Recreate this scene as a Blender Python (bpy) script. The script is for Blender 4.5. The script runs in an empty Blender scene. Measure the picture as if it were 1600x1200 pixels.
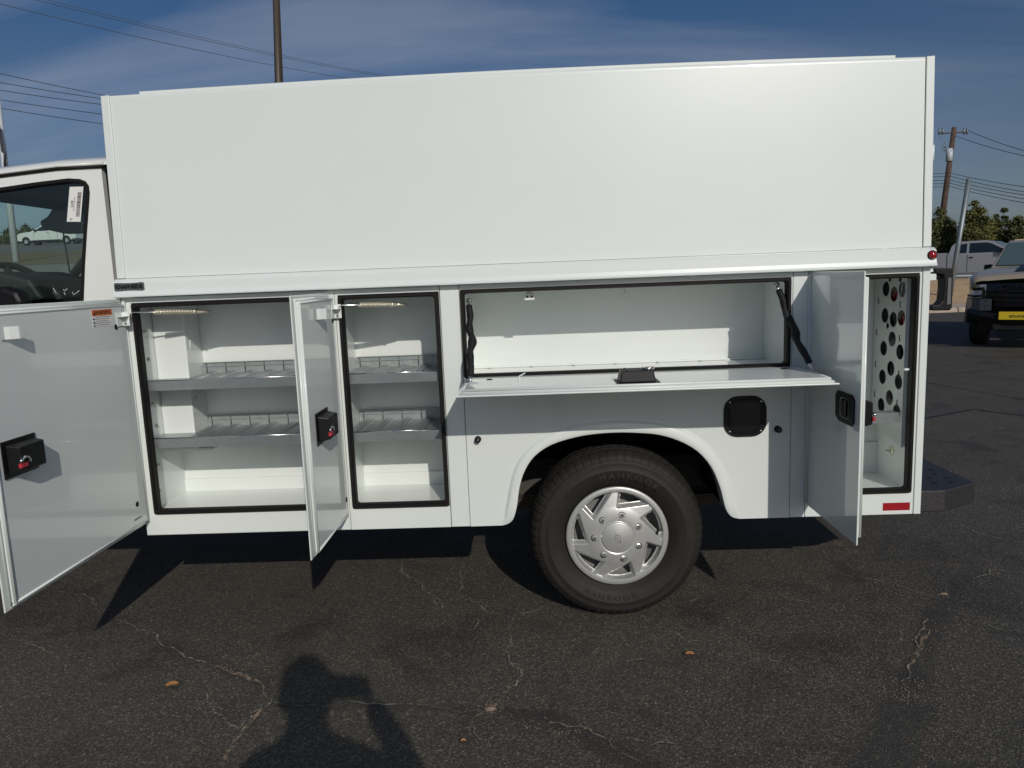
import bpy, bmesh, math, random
from mathutils import Vector, Matrix
random.seed(7)
R = math.radians
S = bpy.context.scene
COL = S.collection

# ------------------------------------------------------------------ camera
F_PX, PITCH, YAW, ROLL = 1147.04, R(8.2413), R(1.8869), R(2.2364)
CAM = Vector((1.7771, -3.1347, 1.5379))
RM = Matrix.Rotation(YAW, 3, 'Z') @ Matrix.Rotation(-PITCH, 3, 'X') @ Matrix.Rotation(ROLL, 3, 'Y')
cd = bpy.data.cameras.new('camera'); cam = bpy.data.objects.new('camera', cd); COL.objects.link(cam)
cd.sensor_width = 36; cd.lens = F_PX / 1600 * 36; cd.clip_start = 0.02; cd.clip_end = 3000
rt, fw, up = RM @ Vector((1, 0, 0)), RM @ Vector((0, 1, 0)), RM @ Vector((0, 0, 1))
m4 = Matrix((rt, up, -fw)).transposed().to_4x4(); m4.translation = CAM
cam.matrix_world = m4
S.camera = cam

def at(px, py, ax, v):
    """world point seen at a photograph pixel, on the plane axis ax = v"""
    d = RM @ Vector(((px - 800) / F_PX, 1, (600 - py) / F_PX))
    return CAM + d * ((v - CAM[ax]) / d[ax])

# ------------------------------------------------------------------ sky, sun, exposure
SUN_EL, SUN_AZ = R(28.5), R(18.5)      # sun stands behind the camera, to its right
W = bpy.data.worlds.new('World'); S.world = W; W.use_nodes = True
nt = W.node_tree; nt.nodes.clear()
def N(t, nt_=None, **k):
    n = (nt_ or nt).nodes.new(t)
    for a, b in k.items(): setattr(n, a, b)
    return n
sky = N('ShaderNodeTexSky', sky_type='NISHITA', sun_disc=False, sun_elevation=SUN_EL, sun_rotation=R(180) - SUN_AZ,
        altitude=200, air_density=0.8, dust_density=1.3, ozone_density=3.0)
tc = N('ShaderNodeTexCoord'); sep = N('ShaderNodeSeparateXYZ'); nt.links.new(tc.outputs['Generated'], sep.inputs[0])
def M_(op, a, b=None, nt_=None):
    T = nt_ or nt
    n = T.nodes.new('ShaderNodeMath'); n.operation = op
    for i, v in enumerate((a, b)):
        if v is None: continue
        if isinstance(v, (int, float)): n.inputs[i].default_value = v
        else: T.links.new(v, n.inputs[i])
    return n.outputs[0]
den = M_('ADD', M_('MAXIMUM', sep.outputs[2], 0.0), 0.22)
cx_, cy_ = M_('DIVIDE', sep.outputs[0], den), M_('DIVIDE', sep.outputs[1], den)
cmb = N('ShaderNodeCombineXYZ'); nt.links.new(cx_, cmb.inputs[0]); nt.links.new(cy_, cmb.inputs[1])
mp = N('ShaderNodeMapping'); nt.links.new(cmb.outputs[0], mp.inputs[0])
mp.inputs['Rotation'].default_value = (0, 0, R(52)); mp.inputs['Scale'].default_value = (0.55, 2.1, 1)
n1 = N('ShaderNodeTexNoise'); n1.inputs['Scale'].default_value = 0.8; n1.inputs['Detail'].default_value = 9
n1.inputs['Roughness'].default_value = 0.52; n1.inputs['Distortion'].default_value = 0.7
nt.links.new(mp.outputs[0], n1.inputs['Vector'])
rp = N('ShaderNodeValToRGB'); rp.color_ramp.elements[0].position = 0.43; rp.color_ramp.elements[1].position = 0.66
nt.links.new(n1.outputs[0], rp.inputs[0])
def hsv(sa, va, src):
    h = N('ShaderNodeHueSaturation'); h.inputs['Saturation'].default_value = sa; h.inputs['Value'].default_value = va; nt.links.new(src, h.inputs['Color']); return h.outputs[0]
def mixc(f, a, b, mode='MIX'):
    n = N('ShaderNodeMix', data_type='RGBA', blend_type=mode)
    for k, v in ((0, f), (6, a), (7, b)):
        if isinstance(v, (int, float)): n.inputs[k].default_value = v
        elif isinstance(v, tuple): n.inputs[k].default_value = v
        else: nt.links.new(v, n.inputs[k])
    return n.outputs[2]
hz = M_('MULTIPLY', M_('SUBTRACT', 1.0, M_('MINIMUM', M_('DIVIDE', M_('MAXIMUM', sep.outputs[2], 0.0), 0.55), 1.0)), 0.9)
c0 = mixc(hz, hsv(1.42, .575, sky.outputs[0]), hsv(.58, .37, sky.outputs[0]))
cf = M_('MULTIPLY', rp.outputs[0], M_('ADD', M_('MULTIPLY', M_('MINIMUM', M_('MULTIPLY', M_('MAXIMUM', sep.outputs[2], 0.0), 2.2), 1.0), .56), .12))
c1 = mixc(cf, c0, hsv(.45, .78, sky.outputs[0]))
c2 = mixc(1.0, c1, (.98, .975, 1.0, 1), 'MULTIPLY')
bg = N('ShaderNodeBackground'); bg.inputs['Strength'].default_value = 0.097
nt.links.new(c2, bg.inputs[0])
wo = N('ShaderNodeOutputWorld'); nt.links.new(bg.outputs[0], wo.inputs[0])

sl = bpy.data.lights.new('sun', 'SUN'); sl.energy = 2.25; sl.angle = R(0.53); sl.color = (1.0, 0.945, 0.855)
so = bpy.data.objects.new('sun', sl); COL.objects.link(so)
SUN = Vector((math.sin(SUN_AZ) * math.cos(SUN_EL), -math.cos(SUN_AZ) * math.cos(SUN_EL), math.sin(SUN_EL)))
so.rotation_euler = SUN.to_track_quat('Z', 'Y').to_euler(); so.location = (5, -8, 8)
S.view_settings.view_transform = 'Standard'; S.view_settings.look = 'None'
S.view_settings.exposure = 0.0; S.view_settings.gamma = 1.0; S.view_settings.use_curve_mapping = False

# ------------------------------------------------------------------ materials
def mat(name, col, rough=.5, metal=0., spec=.5, coat=0., coat_r=.08, bump=None, vary=None, trans=0, alpha=1, scale=1):
    m = bpy.data.materials.new(name); m.use_nodes = True; t = m.node_tree
    b = t.nodes['Principled BSDF']
    b.inputs['Base Color'].default_value = (*col, 1); b.inputs['Roughness'].default_value = rough
    b.inputs['Metallic'].default_value = metal; b.inputs['Specular IOR Level'].default_value = spec
    b.inputs['Coat Weight'].default_value = coat; b.inputs['Coat Roughness'].default_value = coat_r
    tcn = t.nodes.new('ShaderNodeTexCoord')
    if vary:   # (scale, amount)
        n = t.nodes.new('ShaderNodeTexNoise'); n.inputs['Scale'].default_value = vary[0]; n.inputs['Detail'].default_value = 6
        n.inputs['Roughness'].default_value = .62
        t.links.new(tcn.outputs['Object'], n.inputs['Vector'])
        r = t.nodes.new('ShaderNodeMapRange'); r.inputs[1].default_value = .25; r.inputs[2].default_value = .75
        r.inputs[3].default_value = 1 - vary[1]; r.inputs[4].default_value = 1 + vary[1]
        t.links.new(n.outputs[0], r.inputs[0])
        v = t.nodes.new('ShaderNodeVectorMath'); v.operation = 'SCALE'; v.inputs[0].default_value = col
        t.links.new(r.outputs[0], v.inputs['Scale']); t.links.new(v.outputs[0], b.inputs['Base Color'])
    if bump:   # (scale, strength, distance)
        n = t.nodes.new('ShaderNodeTexNoise'); n.inputs['Scale'].default_value = bump[0]; n.inputs['Detail'].default_value = 4
        t.links.new(tcn.outputs['Object'], n.inputs['Vector'])
        bp = t.nodes.new('ShaderNodeBump'); bp.inputs['Strength'].default_value = bump[1]; bp.inputs['Distance'].default_value = bump[2]
        t.links.new(n.outputs[0], bp.inputs['Height']); t.links.new(bp.outputs[0], b.inputs['Normal'])
    return m

PAINT = mat('white_paint', (.775, .825, .80), .30, spec=.45, coat=1.0, coat_r=.025, bump=(3.0, .05, .004), vary=(1.6, .015))
PAINT_IN = mat('white_paint_inside', (.775, .815, .795), .36, spec=.4, coat=.85, coat_r=.05, bump=(6.0, .05, .004), vary=(3, .02))
CABPAINT = mat('white_cab_paint', (.83, .85, .83), .28, coat=.8, coat_r=.03, vary=(2, .01))
GASKET = mat('black_rubber_seal', (.009, .008, .008), .6, spec=.25)
PLASTIC = mat('black_plastic', (.008, .008, .009), .42, spec=.28, bump=(260, .12, .001))
GLOSSBLK = mat('glossy_black_plastic', (.006, .006, .008), .12)
TYRE = mat('tyre_rubber', (.019, .0175, .0155), .66, spec=.35, bump=(90, .15, .001), vary=(14, .22))
TYRE_TXT = mat('tyre_lettering', (.021, .020, .019), .5)
GALV = mat('galvanised_steel', (.38, .415, .43), .36, metal=.72, vary=(34, .12), bump=(40, .04, .001))
GALVD = mat('dull_galvanised_steel', (.30, .33, .33), .5, metal=.35, vary=(30, .15))
CHROME = mat('bright_steel', (.75, .75, .74), .18, metal=1)
ZINC = mat('zinc_plated_spring', (.78, .74, .60), .35, metal=.5)
HUB = mat('silver_hubcap', (.58, .59, .575), .36, metal=.55, coat=.35, coat_r=.12, vary=(40, .04))
STEELW = mat('painted_steel_wheel', (.24, .24, .23), .5, metal=.2, vary=(30, .1))
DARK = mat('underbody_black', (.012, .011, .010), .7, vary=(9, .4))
CHASSIS = mat('dusty_chassis_steel', (.06, .055, .048), .6, vary=(12, .4))
RED = mat('red_lens', (.30, .004, .010), .15, coat=1)
REDTAG = mat('red_tag', (.45, .03, .05), .4)
REDREF = mat('red_reflector_tape', (.33, .006, .014), .35)
SLEEVE = mat('braided_sleeve', (.010, .010, .012), .5, bump=(420, .9, .003))
PAPER = mat('sticker_paper', (.82, .82, .80), .4)
ORANGE = mat('orange_sticker', (.72, .16, .02), .4)
INK = mat('black_ink', (.01, .01, .01), .5)
BADGE = mat('badge_grey', (.16, .17, .18), .3, metal=.4)
INTERIOR = mat('dark_cab_trim', (.030, .032, .036), .6)
STEP = mat('textured_black_step', (.020, .019, .020), .55, spec=.7, bump=(220, .8, .004), vary=(150, .5))
CONC = mat('kerb_concrete', (.42, .35, .28), .85, vary=(5, .2), bump=(40, .3, .01))
DIRT = mat('dry_tan_verge', (.52, .36, .20), .95, vary=(.9, .22), bump=(6, .5, .06))
FARDIRT = mat('dry_grass_land', (.20, .155, .085), .95, vary=(.35, .35), bump=(3, .6, .1))
ROAD = mat('far_grey_road', (.17, .165, .16), .85, vary=(1.5, .12))
STONE = mat('tan_stone', (.42, .29, .19), .85, vary=(2.2, .25), bump=(6, .4, .05))
STONE2 = mat('pale_stone', (.48, .36, .25), .85, vary=(3, .2), bump=(6, .4, .05))
WOOD = mat('weathered_pole_wood', (.095, .060, .045), .85, vary=(3, .3), bump=(14, .4, .02))
BRONZE = mat('bronze_light_pole', (.085, .068, .050), .5, metal=.2, vary=(1, .08))
GALVP = mat('galvanised_post', (.24, .28, .30), .5, metal=.5, vary=(5, .2))
CAVITY = mat('cavity_grey', (.14, .145, .14), .6)
PALEROAD = mat('pale_lot_surface', (.24, .235, .21), .9, vary=(.6, .15))
WIRE = mat('black_wire', (.03, .03, .035), .6)
WIREP = mat('aluminium_wire', (.10, .105, .115), .6)
TRANSF = mat('transformer_grey', (.55, .60, .64), .4)
SILVERP = mat('silver_pickup_paint', (.33, .345, .37), .3, metal=.2, coat=.7)
TANP = mat('sand_pickup_paint', (.36, .31, .235), .38, metal=.1, coat=.6, vary=(3, .03))
WHITEC = mat('white_car_paint', (.75, .77, .77), .3, coat=.6)
CARGLASS = mat('dark_car_glass', (.012, .015, .018), .06, coat=1)
LAMPG = mat('headlamp_glass', (.85, .87, .88), .22, metal=.15, coat=1)
YEL = mat('yellow_plate', (.62, .46, .02), .4)
SKIN = mat('skin', (.45, .28, .2), .5)
SHIRT = mat('grey_shirt', (.12, .13, .16), .85)
TROUSER = mat('dark_trousers', (.03, .035, .05), .85)
HAIR = mat('dark_cap', (.02, .02, .022), .8)
LEAFD = mat('dry_leaf', (.42, .20, .07), .7)
CLOD = mat('pale_grit', (.26, .20, .15), .95, vary=(60, .35), bump=(80, .6, .01))
DARKLINE = mat('dark_line', (.013, .011, .014), .45, vary=(8, .3))

def mk_leafmat(name, a, b):
    m = bpy.data.materials.new(name); m.use_nodes = True; t = m.node_tree; p = t.nodes['Principled BSDF']
    tcn = t.nodes.new('ShaderNodeTexCoord'); n = t.nodes.new('ShaderNodeTexNoise'); n.inputs['Scale'].default_value = 1.1; n.inputs['Detail'].default_value = 5
    t.links.new(tcn.outputs['Object'], n.inputs['Vector'])
    r = t.nodes.new('ShaderNodeValToRGB'); r.color_ramp.elements[0].position = .35; r.color_ramp.elements[1].position = .68
    r.color_ramp.elements[0].color = (*a, 1); r.color_ramp.elements[1].color = (*b, 1)
    t.links.new(n.outputs[0], r.inputs[0]); t.links.new(r.outputs[0], p.inputs['Base Color'])
    p.inputs['Roughness'].default_value = .7; return m
LEAF1 = mk_leafmat('tree_leaves', (.050, .062, .022), (.125, .140, .045))
LEAF2 = mk_leafmat('yellow_green_leaves', (.07, .080, .022), (.20, .20, .05))

# glass of the cab: tinted pane that lets light through
GLASS = bpy.data.materials.new('tinted_cab_glass'); GLASS.use_nodes = True
t = GLASS.node_tree; t.nodes.clear()
tr = t.nodes.new('ShaderNodeBsdfTransparent'); tr.inputs[0].default_value = (.86, .93, .90, 1)
gl = t.nodes.new('ShaderNodeBsdfGlossy'); gl.inputs['Roughness'].default_value = .02; gl.inputs[0].default_value = (.9, .95, 1, 1)
lwn = t.nodes.new('ShaderNodeLayerWeight'); lwn.inputs[0].default_value = .5
pw = t.nodes.new('ShaderNodeMath'); pw.operation = 'POWER'; pw.inputs[1].default_value = 5; t.links.new(lwn.outputs['Facing'], pw.inputs[0])
fr = t.nodes.new('ShaderNodeMapRange'); fr.inputs[3].default_value = .045; fr.inputs[4].default_value = 1; t.links.new(pw.outputs[0], fr.inputs[0])
ms = t.nodes.new('ShaderNodeMixShader'); t.links.new(fr.outputs[0], ms.inputs[0]); t.links.new(tr.outputs[0], ms.inputs[1]); t.links.new(gl.outputs[0], ms.inputs[2])
om = t.nodes.new('ShaderNodeOutputMaterial'); t.links.new(ms.outputs[0], om.inputs[0])

# asphalt: dark binder, fine pale aggregate, broad worn and stained patches
ASPH = bpy.data.materials.new('worn_asphalt'); ASPH.use_nodes = True; t = ASPH.node_tree; p = t.nodes['Principled BSDF']
geo = t.nodes.new('ShaderNodeNewGeometry')
def noise(sc, det=4, rough=.55, dist=0.):
    n = t.nodes.new('ShaderNodeTexNoise'); n.inputs['Scale'].default_value = sc; n.inputs['Detail'].default_value = det
    n.inputs['Roughness'].default_value = rough; n.inputs['Distortion'].default_value = dist
    t.links.new(geo.outputs['Position'], n.inputs['Vector']); return n.outputs[0]
def ramp(fac, stops):
    r = t.nodes.new('ShaderNodeValToRGB'); e = r.color_ramp.elements
    while len(e) < len(stops): e.new(.5)
    for i, (q, c) in enumerate(stops): e[i].position = q; e[i].color = (*c, 1)
    t.links.new(fac, r.inputs[0]); return r.outputs[0]
def mix(f, a, b, mode='MIX'):
    n = t.nodes.new('ShaderNodeMix'); n.data_type = 'RGBA'; n.blend_type = mode
    for i, v in ((0, f), (6, a), (7, b)):
        if isinstance(v, (int, float)): n.inputs[i].default_value = v
        elif isinstance(v, tuple): n.inputs[i].default_value = (*v, 1)
        else: t.links.new(v, n.inputs[i])
    return n.outputs[2]
base = ramp(noise(.55, 6, .6), [(.3, (.066, .060, .051)), (.7, (.084, .077, .066))])
spk = t.nodes.new('ShaderNodeTexVoronoi'); spk.inputs['Scale'].default_value = 190
t.links.new(geo.outputs['Position'], spk.inputs['Vector'])
sc_ = t.nodes.new('ShaderNodeSeparateColor'); t.links.new(spk.outputs['Color'], sc_.inputs[0])
agg = ramp(sc_.outputs[0], [(.0, (.35, .35, .35)), (.6, (.8, .8, .78)), (.88, (1.35, 1.30, 1.20)), (1., (2.9, 2.75, 2.4))])
col = mix(.85, base, agg, 'MULTIPLY')
fine = ramp(noise(70, 3, .7), [(.35, (.64, .64, .63)), (.65, (1.42, 1.40, 1.34))])
col = mix(.8, col, fine, 'MULTIPLY')
worn = ramp(noise(2.2, 7, .68, .6), [(.50, (1.04, 1.04, 1.04)), (.66, (.70, .68, .68))])
col = mix(1, col, worn, 'MULTIPLY')
pale = ramp(noise(26, 8, .8), [(.66, (0, 0, 0)), (.74, (1, 1, 1))])
pmask = ramp(noise(.8, 5, .7), [(.50, (0, 0, 0)), (.64, (.55, .55, .55))])
pm = t.nodes.new('ShaderNodeMath'); pm.operation = 'MULTIPLY'
t.links.new(pale, pm.inputs[0]); t.links.new(pmask, pm.inputs[1])
col = mix(pm.outputs[0], col, (.13, .115, .10))
def band(a, b, w, strength):
    '''dark oily band along a seam: a mask round the segment a-b, edges broken by noise'''
    a, b = Vector(a), Vector(b); d = b - a; L = d.length; ang_ = math.atan2(d.y, d.x)
    mpn = t.nodes.new('ShaderNodeMapping'); mpn.vector_type = 'TEXTURE'; mpn.inputs['Location'].default_value = a; mpn.inputs['Rotation'].default_value = (0, 0, ang_)
    t.links.new(geo.outputs['Position'], mpn.inputs[0]); sp_ = t.nodes.new('ShaderNodeSeparateXYZ'); t.links.new(mpn.outputs[0], sp_.inputs[0])
    def mm(op, x, y=None):
        n = t.nodes.new('ShaderNodeMath'); n.operation = op
        for i, v in enumerate((x, y)):
            if v is None: continue
            if isinstance(v, (int, float)): n.inputs[i].default_value = v
            else: t.links.new(v, n.inputs[i])
        return n.outputs[0]
    ex = mm('MAXIMUM', mm('SUBTRACT', mm('ABSOLUTE', mm('SUBTRACT', sp_.outputs[0], L / 2)), L / 2), 0.0)
    dd = mm('ADD', mm('SQRT', mm('ADD', mm('MULTIPLY', ex, ex), mm('MULTIPLY', sp_.outputs[1], sp_.outputs[1]))), mm('MULTIPLY', mm('SUBTRACT', noise(7, 5, .65), .5), w * 1.6))
    mr = t.nodes.new('ShaderNodeMapRange'); mr.interpolation_type = 'SMOOTHSTEP'; mr.inputs[1].default_value = w * .35; mr.inputs[2].default_value = w * 1.1; mr.inputs[3].default_value = strength; mr.inputs[4].default_value = 0
    t.links.new(dd, mr.inputs[0]); return mr.outputs[0]
for pa, pb, w_, st_ in [((1462, 960), (1425, 1060), .07, .5), ((1425, 1060), (1375, 1210), .10, .55), ((690, 1106), (860, 1118), .035, .5), ((860, 1118), (1010, 1200), .06, .55),
                        ((270, 1010), (400, 1065), .05, .4), ((425, 1100), (690, 1106), .03, .4), ((240, 880), (120, 930), .05, .35), ((1310, 880), (1340, 905), .05, .5), ((1520, 890), (1450, 970), .06, .4),
                        ((600, 985), (700, 1000), .09, .2), ((1000, 1112), (1012, 1118), .03, .5), ((840, 1064), (848, 1066), .02, .5), ((560, 870), (420, 930), .10, .18)]:
    col = mix(band(at(*pa, 2, 0), at(*pb, 2, 0), w_, st_), col, (.030, .027, .025))
t.links.new(col, p.inputs['Base Color'])
rr = ramp(noise(2.2, 7, .68, .6), [(.5, (.82, .82, .82)), (.72, (.58, .58, .58))]); t.links.new(rr, p.inputs['Roughness'])
p.inputs['Specular IOR Level'].default_value = .55
bp = t.nodes.new('ShaderNodeBump'); bp.inputs['Strength'].default_value = .55; bp.inputs['Distance'].default_value = .004
hh = t.nodes.new('ShaderNodeMath'); hh.operation = 'ADD'; t.links.new(noise(120, 3, .6), hh.inputs[0]); t.links.new(spk.outputs['Distance'], hh.inputs[1])
t.links.new(hh.outputs[0], bp.inputs['Height']); t.links.new(bp.outputs[0], p.inputs['Normal'])

# crack filling: broken up pale grit, gaps show the asphalt below
def crackmat(name, colr, thr):
    m = bpy.data.materials.new(name); m.use_nodes = True; q = m.node_tree; b = q.nodes['Principled BSDF']
    g = q.nodes.new('ShaderNodeNewGeometry'); n = q.nodes.new('ShaderNodeTexNoise'); n.inputs['Scale'].default_value = 38; n.inputs['Detail'].default_value = 7; n.inputs['Roughness'].default_value = .75
    q.links.new(g.outputs['Position'], n.inputs['Vector'])
    r = q.nodes.new('ShaderNodeValToRGB'); r.color_ramp.elements[0].position = thr; r.color_ramp.elements[1].position = thr + .12
    q.links.new(n.outputs[0], r.inputs[0]); q.links.new(r.outputs[0], b.inputs['Alpha'])
    n2 = q.nodes.new('ShaderNodeTexNoise'); n2.inputs['Scale'].default_value = 9; q.links.new(g.outputs['Position'], n2.inputs['Vector'])
    r2 = q.nodes.new('ShaderNodeValToRGB'); r2.color_ramp.elements[0].position = .35; r2.color_ramp.elements[1].position = .65
    r2.color_ramp.elements[0].color = (*[c * .55 for c in colr], 1); r2.color_ramp.elements[1].color = (*colr, 1)
    q.links.new(n2.outputs[0], r2.inputs[0]); q.links.new(r2.outputs[0], b.inputs['Base Color']); b.inputs['Roughness'].default_value = .95
    return m
CRACK = crackmat('crack_grit', (.31, .285, .24), .41)
CRACKT = crackmat('crack_tan_grit', (.35, .27, .185), .44)

# ------------------------------------------------------------------ mesh helpers
class MB:
    def __init__(s): s.v = []; s.f = []; s.sm = []
    def add(s, vs, fs, smooth=False):
        o = len(s.v); s.v += [tuple(v) for v in vs]; s.f += [tuple(i + o for i in f) for f in fs]; s.sm += [smooth] * len(fs); return s
    def box(s, x0, x1, y0, y1, z0, z1):
        if x0 > x1: x0, x1 = x1, x0
        if y0 > y1: y0, y1 = y1, y0
        if z0 > z1: z0, z1 = z1, z0
        vs = [(x, y, z) for x in (x0, x1) for y in (y0, y1) for z in (z0, z1)]
        return s.add(vs, [(0, 1, 3, 2), (4, 6, 7, 5), (0, 4, 5, 1), (2, 3, 7, 6), (0, 2, 6, 4), (1, 5, 7, 3)])
    def prism(s, poly, ax, a, b, smooth=False):
        """poly of 2D points extruded along axis ax from a to b"""
        def P(u, w, k):
            return {0: (k, u, w), 1: (u, k, w), 2: (u, w, k)}[ax]
        n = len(poly); vs = [P(*q, a) for q in poly] + [P(*q, b) for q in poly]
        fs = [tuple(range(n))[::-1], tuple(range(n, 2 * n))]
        s.add(vs, fs)
        o = len(s.v) - 2 * n
        for i in range(n):
            j = (i + 1) % n; s.f.append((o + i, o + j, o + n + j, o + n + i)); s.sm.append(smooth)
        return s
    def tube(s, pts, r, seg=8, caps=True):
        pts = [Vector(q) for q in pts]; rr_ = r if isinstance(r, (list, tuple)) else [r] * len(pts)
        vs = []; prev = None
        for i, q in enumerate(pts):
            d = (pts[min(i + 1, len(pts) - 1)] - pts[max(i - 1, 0)]).normalized()
            if prev is None:
                a = Vector((0, 0, 1)) if abs(d.z) < .9 else Vector((1, 0, 0)); u = d.cross(a).normalized()
            else:
                u = (prev - d * prev.dot(d)).normalized()
            prev = u; w = d.cross(u)
            vs += [q + (u * math.cos(2 * math.pi * k / seg) + w * math.sin(2 * math.pi * k / seg)) * rr_[i] for k in range(seg)]
        fs = [(i * seg + k, i * seg + (k + 1) % seg, (i + 1) * seg + (k + 1) % seg, (i + 1) * seg + k) for i in range(len(pts) - 1) for k in range(seg)]
        s.add(vs, fs, True)
        if caps: s.add(vs[:seg], [tuple(range(seg))[::-1]]); s.add(vs[-seg:], [tuple(range(seg))])
        return s
    def lathe(s, prof, c, ax, seg=48, smooth=True, fn=None):
        """prof: (radius, offset along axis)"""
        vs = []
        for j in range(seg):
            a = 2 * math.pi * j / seg
            for i, (r, h) in enumerate(prof):
                if fn: r, h = fn(i, j, r, h)
                u, w = r * math.cos(a), r * math.sin(a)
                vs.append(Vector(c) + Vector({0: (h, u, w), 1: (u, h, w), 2: (u, w, h)}[ax]))
        n = len(prof)
        fs = [(j * n + i, j * n + i + 1, ((j + 1) % seg) * n + i + 1, ((j + 1) % seg) * n + i) for j in range(seg) for i in range(n - 1)]
        return s.add(vs, fs, smooth)
    def grid(s, rows, smooth=True, closed=False):
        n = len(rows[0]); vs = [q for r in rows for q in r]
        fs = [(i * n + j, i * n + (j + 1) % n, (i + 1) * n + (j + 1) % n, (i + 1) * n + j) for i in range(len(rows) - 1) for j in range(n if closed else n - 1)]
        return s.add(vs, fs, smooth)
    def build(s, name, m, parent=None, bevel=0, sub=0):
        me = bpy.data.meshes.new(name); me.from_pydata(s.v, [], s.f); me.validate()
        if len(me.polygons) == len(s.sm): me.polygons.foreach_set('use_smooth', s.sm)
        bm = bmesh.new(); bm.from_mesh(me); bmesh.ops.remove_doubles(bm, verts=bm.verts, dist=1e-5)
        bmesh.ops.recalc_face_normals(bm, faces=bm.faces); bm.to_mesh(me); bm.free()
        me.materials.append(m)
        o = bpy.data.objects.new(name, me); COL.objects.link(o); put(o, parent)
        if bevel:
            b = o.modifiers.new('bevel', 'BEVEL'); b.width = bevel; b.segments = 2; b.limit_method = 'ANGLE'; b.angle_limit = R(40)
            b.harden_normals = False
        return o
def put(o, parent):
    if parent is None: return
    o.parent = parent
    if parent.type == 'EMPTY' and not parent.get('_local'):
        o.location = -parent.location
def tag(o, label=None, cat=None, group=None, kind=None):
    if label: o['label'] = label
    if cat: o['category'] = cat
    if group: o['group'] = group
    if kind: o['kind'] = kind
    return o
def empty(name, loc, label, cat, group=None, rz=None):
    o = bpy.data.objects.new(name, None); COL.objects.link(o); o.location = loc; o.empty_display_size = .2
    if rz is not None: o.rotation_euler.z = rz; o['_local'] = 1
    return tag(o, label, cat, group)
def rrect(x0, x1, z0, z1, r, n=5):
    out = []
    for cx, cz, a0 in ((x1 - r, z1 - r, 0), (x0 + r, z1 - r, 90), (x0 + r, z0 + r, 180), (x1 - r, z0 + r, 270)):
        for k in range(n + 1):
            a = R(a0 + 90 * k / n); out.append((cx + r * math.cos(a), cz + r * math.sin(a)))
    return out
def text_mesh(name, body, size, m, parent, to, extrude=.0006, align='CENTER', bold=0.):
    """lettering: to(u, v, w) maps text-plane coordinates (u right, v up, w out) to the world"""
    c = bpy.data.curves.new(name, 'FONT'); c.body = body; c.size = size; c.extrude = extrude; c.align_x = align; c.align_y = 'CENTER'
    c.offset = bold; c.resolution_u = 3
    o = bpy.data.objects.new(name, c); COL.objects.link(o)
    dg = bpy.context.evaluated_depsgraph_get(); me = bpy.data.meshes.new_from_object(o.evaluated_get(dg))
    bpy.data.objects.remove(o)
    for v in me.vertices: v.co = Vector(to(v.co.x, v.co.y, v.co.z + extrude))
    me.materials.clear(); me.materials.append(m); me.name = name
    r = bpy.data.objects.new(name, me); COL.objects.link(r); put(r, parent); return r

# ================================================================== SETTING
def sstep(a, b, x):
    u = min(1, max(0, (x - a) / (b - a))); return u * u * (3 - 2 * u)
def lin(tab, x):
    if x <= tab[0][0]: return tab[0][1]
    for (a, p_), (b, q_) in zip(tab, tab[1:]):
        if x <= b: return p_ + (q_ - p_) * (x - a) / (b - a)
    return tab[-1][1]
HR = [(19.7, 0), (21.0, .16), (27, .74), (29, .78), (31, .55), (40, .5), (57, 1.9), (120, 3.6), (300, 7.6), (900, 21)]
HL = [(2.0, 0), (22, 2.62), (42, 4.24), (72, 6.7), (100, 9.0), (130, 11.2), (300, 24), (900, 68)]
def height(x, y):
    a = math.atan2(x - CAM.x, y - CAM.y) if y > CAM.y + .1 else (math.pi / 2 if x > CAM.x else -math.pi / 2)
    w = sstep(R(-3), R(-20), a) if a < 0 else 0.
    if a < R(-20): w = 1.
    elif a > R(-3): w = 0.
    else: w = 1 - sstep(0, 1, (a - R(-20)) / R(17))
    return lin(HR, y) * (1 - w) + lin(HL, y) * w
def terrain(name, xs, ys, m, dz=0., kind='structure'):
    b = MB(); b.grid([[Vector((x, y, height(x, y) + dz)) for x in xs] for y in ys], False)
    o = b.build(name, m); tag(o, kind=kind); return o
def rng(a, b, n): return [a + (b - a) * i / n for i in range(n + 1)]
# the near lot is dead level; the land beyond it climbs gently
lot = MB(); lot.grid([[Vector((x, y, 0)) for x in rng(-60, 90, 30)] for y in rng(-60, 2, 12)], False)
lot.grid([[Vector((x, y, height(x, y))) for x in rng(-60, 90, 100)] for y in rng(2, 19.3, 18)], False)
lot = lot.build('asphalt_lot', ASPH); tag(lot, kind='structure')
terrain('left_asphalt', rng(-60, 3, 50), rng(19.3, 22, 3), ASPH)
terrain('pale_lot_strip', rng(-60, -4, 40), rng(7, 21.5, 8), PALEROAD, .03)
terrain('concrete_walk', rng(3, 90, 60), [19.7, 20.2, 20.6, 21], CONC)
terrain('dirt_verge', rng(3, 90, 60), rng(21, 30, 12), DIRT)
terrain('far_road', rng(3, 90, 60), rng(30, 43, 8), ROAD)
terrain('dry_field', rng(3, 200, 60), rng(43, 130, 14), FARDIRT)
terrain('dry_verge_left', rng(-100, 3, 60), [22, 27, 32, 37, 42], FARDIRT)
terrain('far_road_left', rng(-100, 3, 60), [42, 52, 62, 72, 80], ROAD)
terrain('dry_field_left', rng(-160, 3, 50), rng(80, 130, 8), FARDIRT)
terrain('far_hills', rng(-700, 900, 60), [130, 200, 300, 500, 900], FARDIRT)
o = MB()
o.grid([[Vector((x, y, -.02)) for x in rng(-900, -60, 6)] for y in rng(-900, 900, 8)])
o.grid([[Vector((x, y, -.02)) for x in rng(90, 900, 6)] for y in rng(-900, 130, 8)])
o.grid([[Vector((x, y, -.02)) for x in rng(-60, 90, 6)] for y in rng(-900, -60, 6)])
tag(o.build('distant_ground', FARDIRT), kind='structure')
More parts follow.
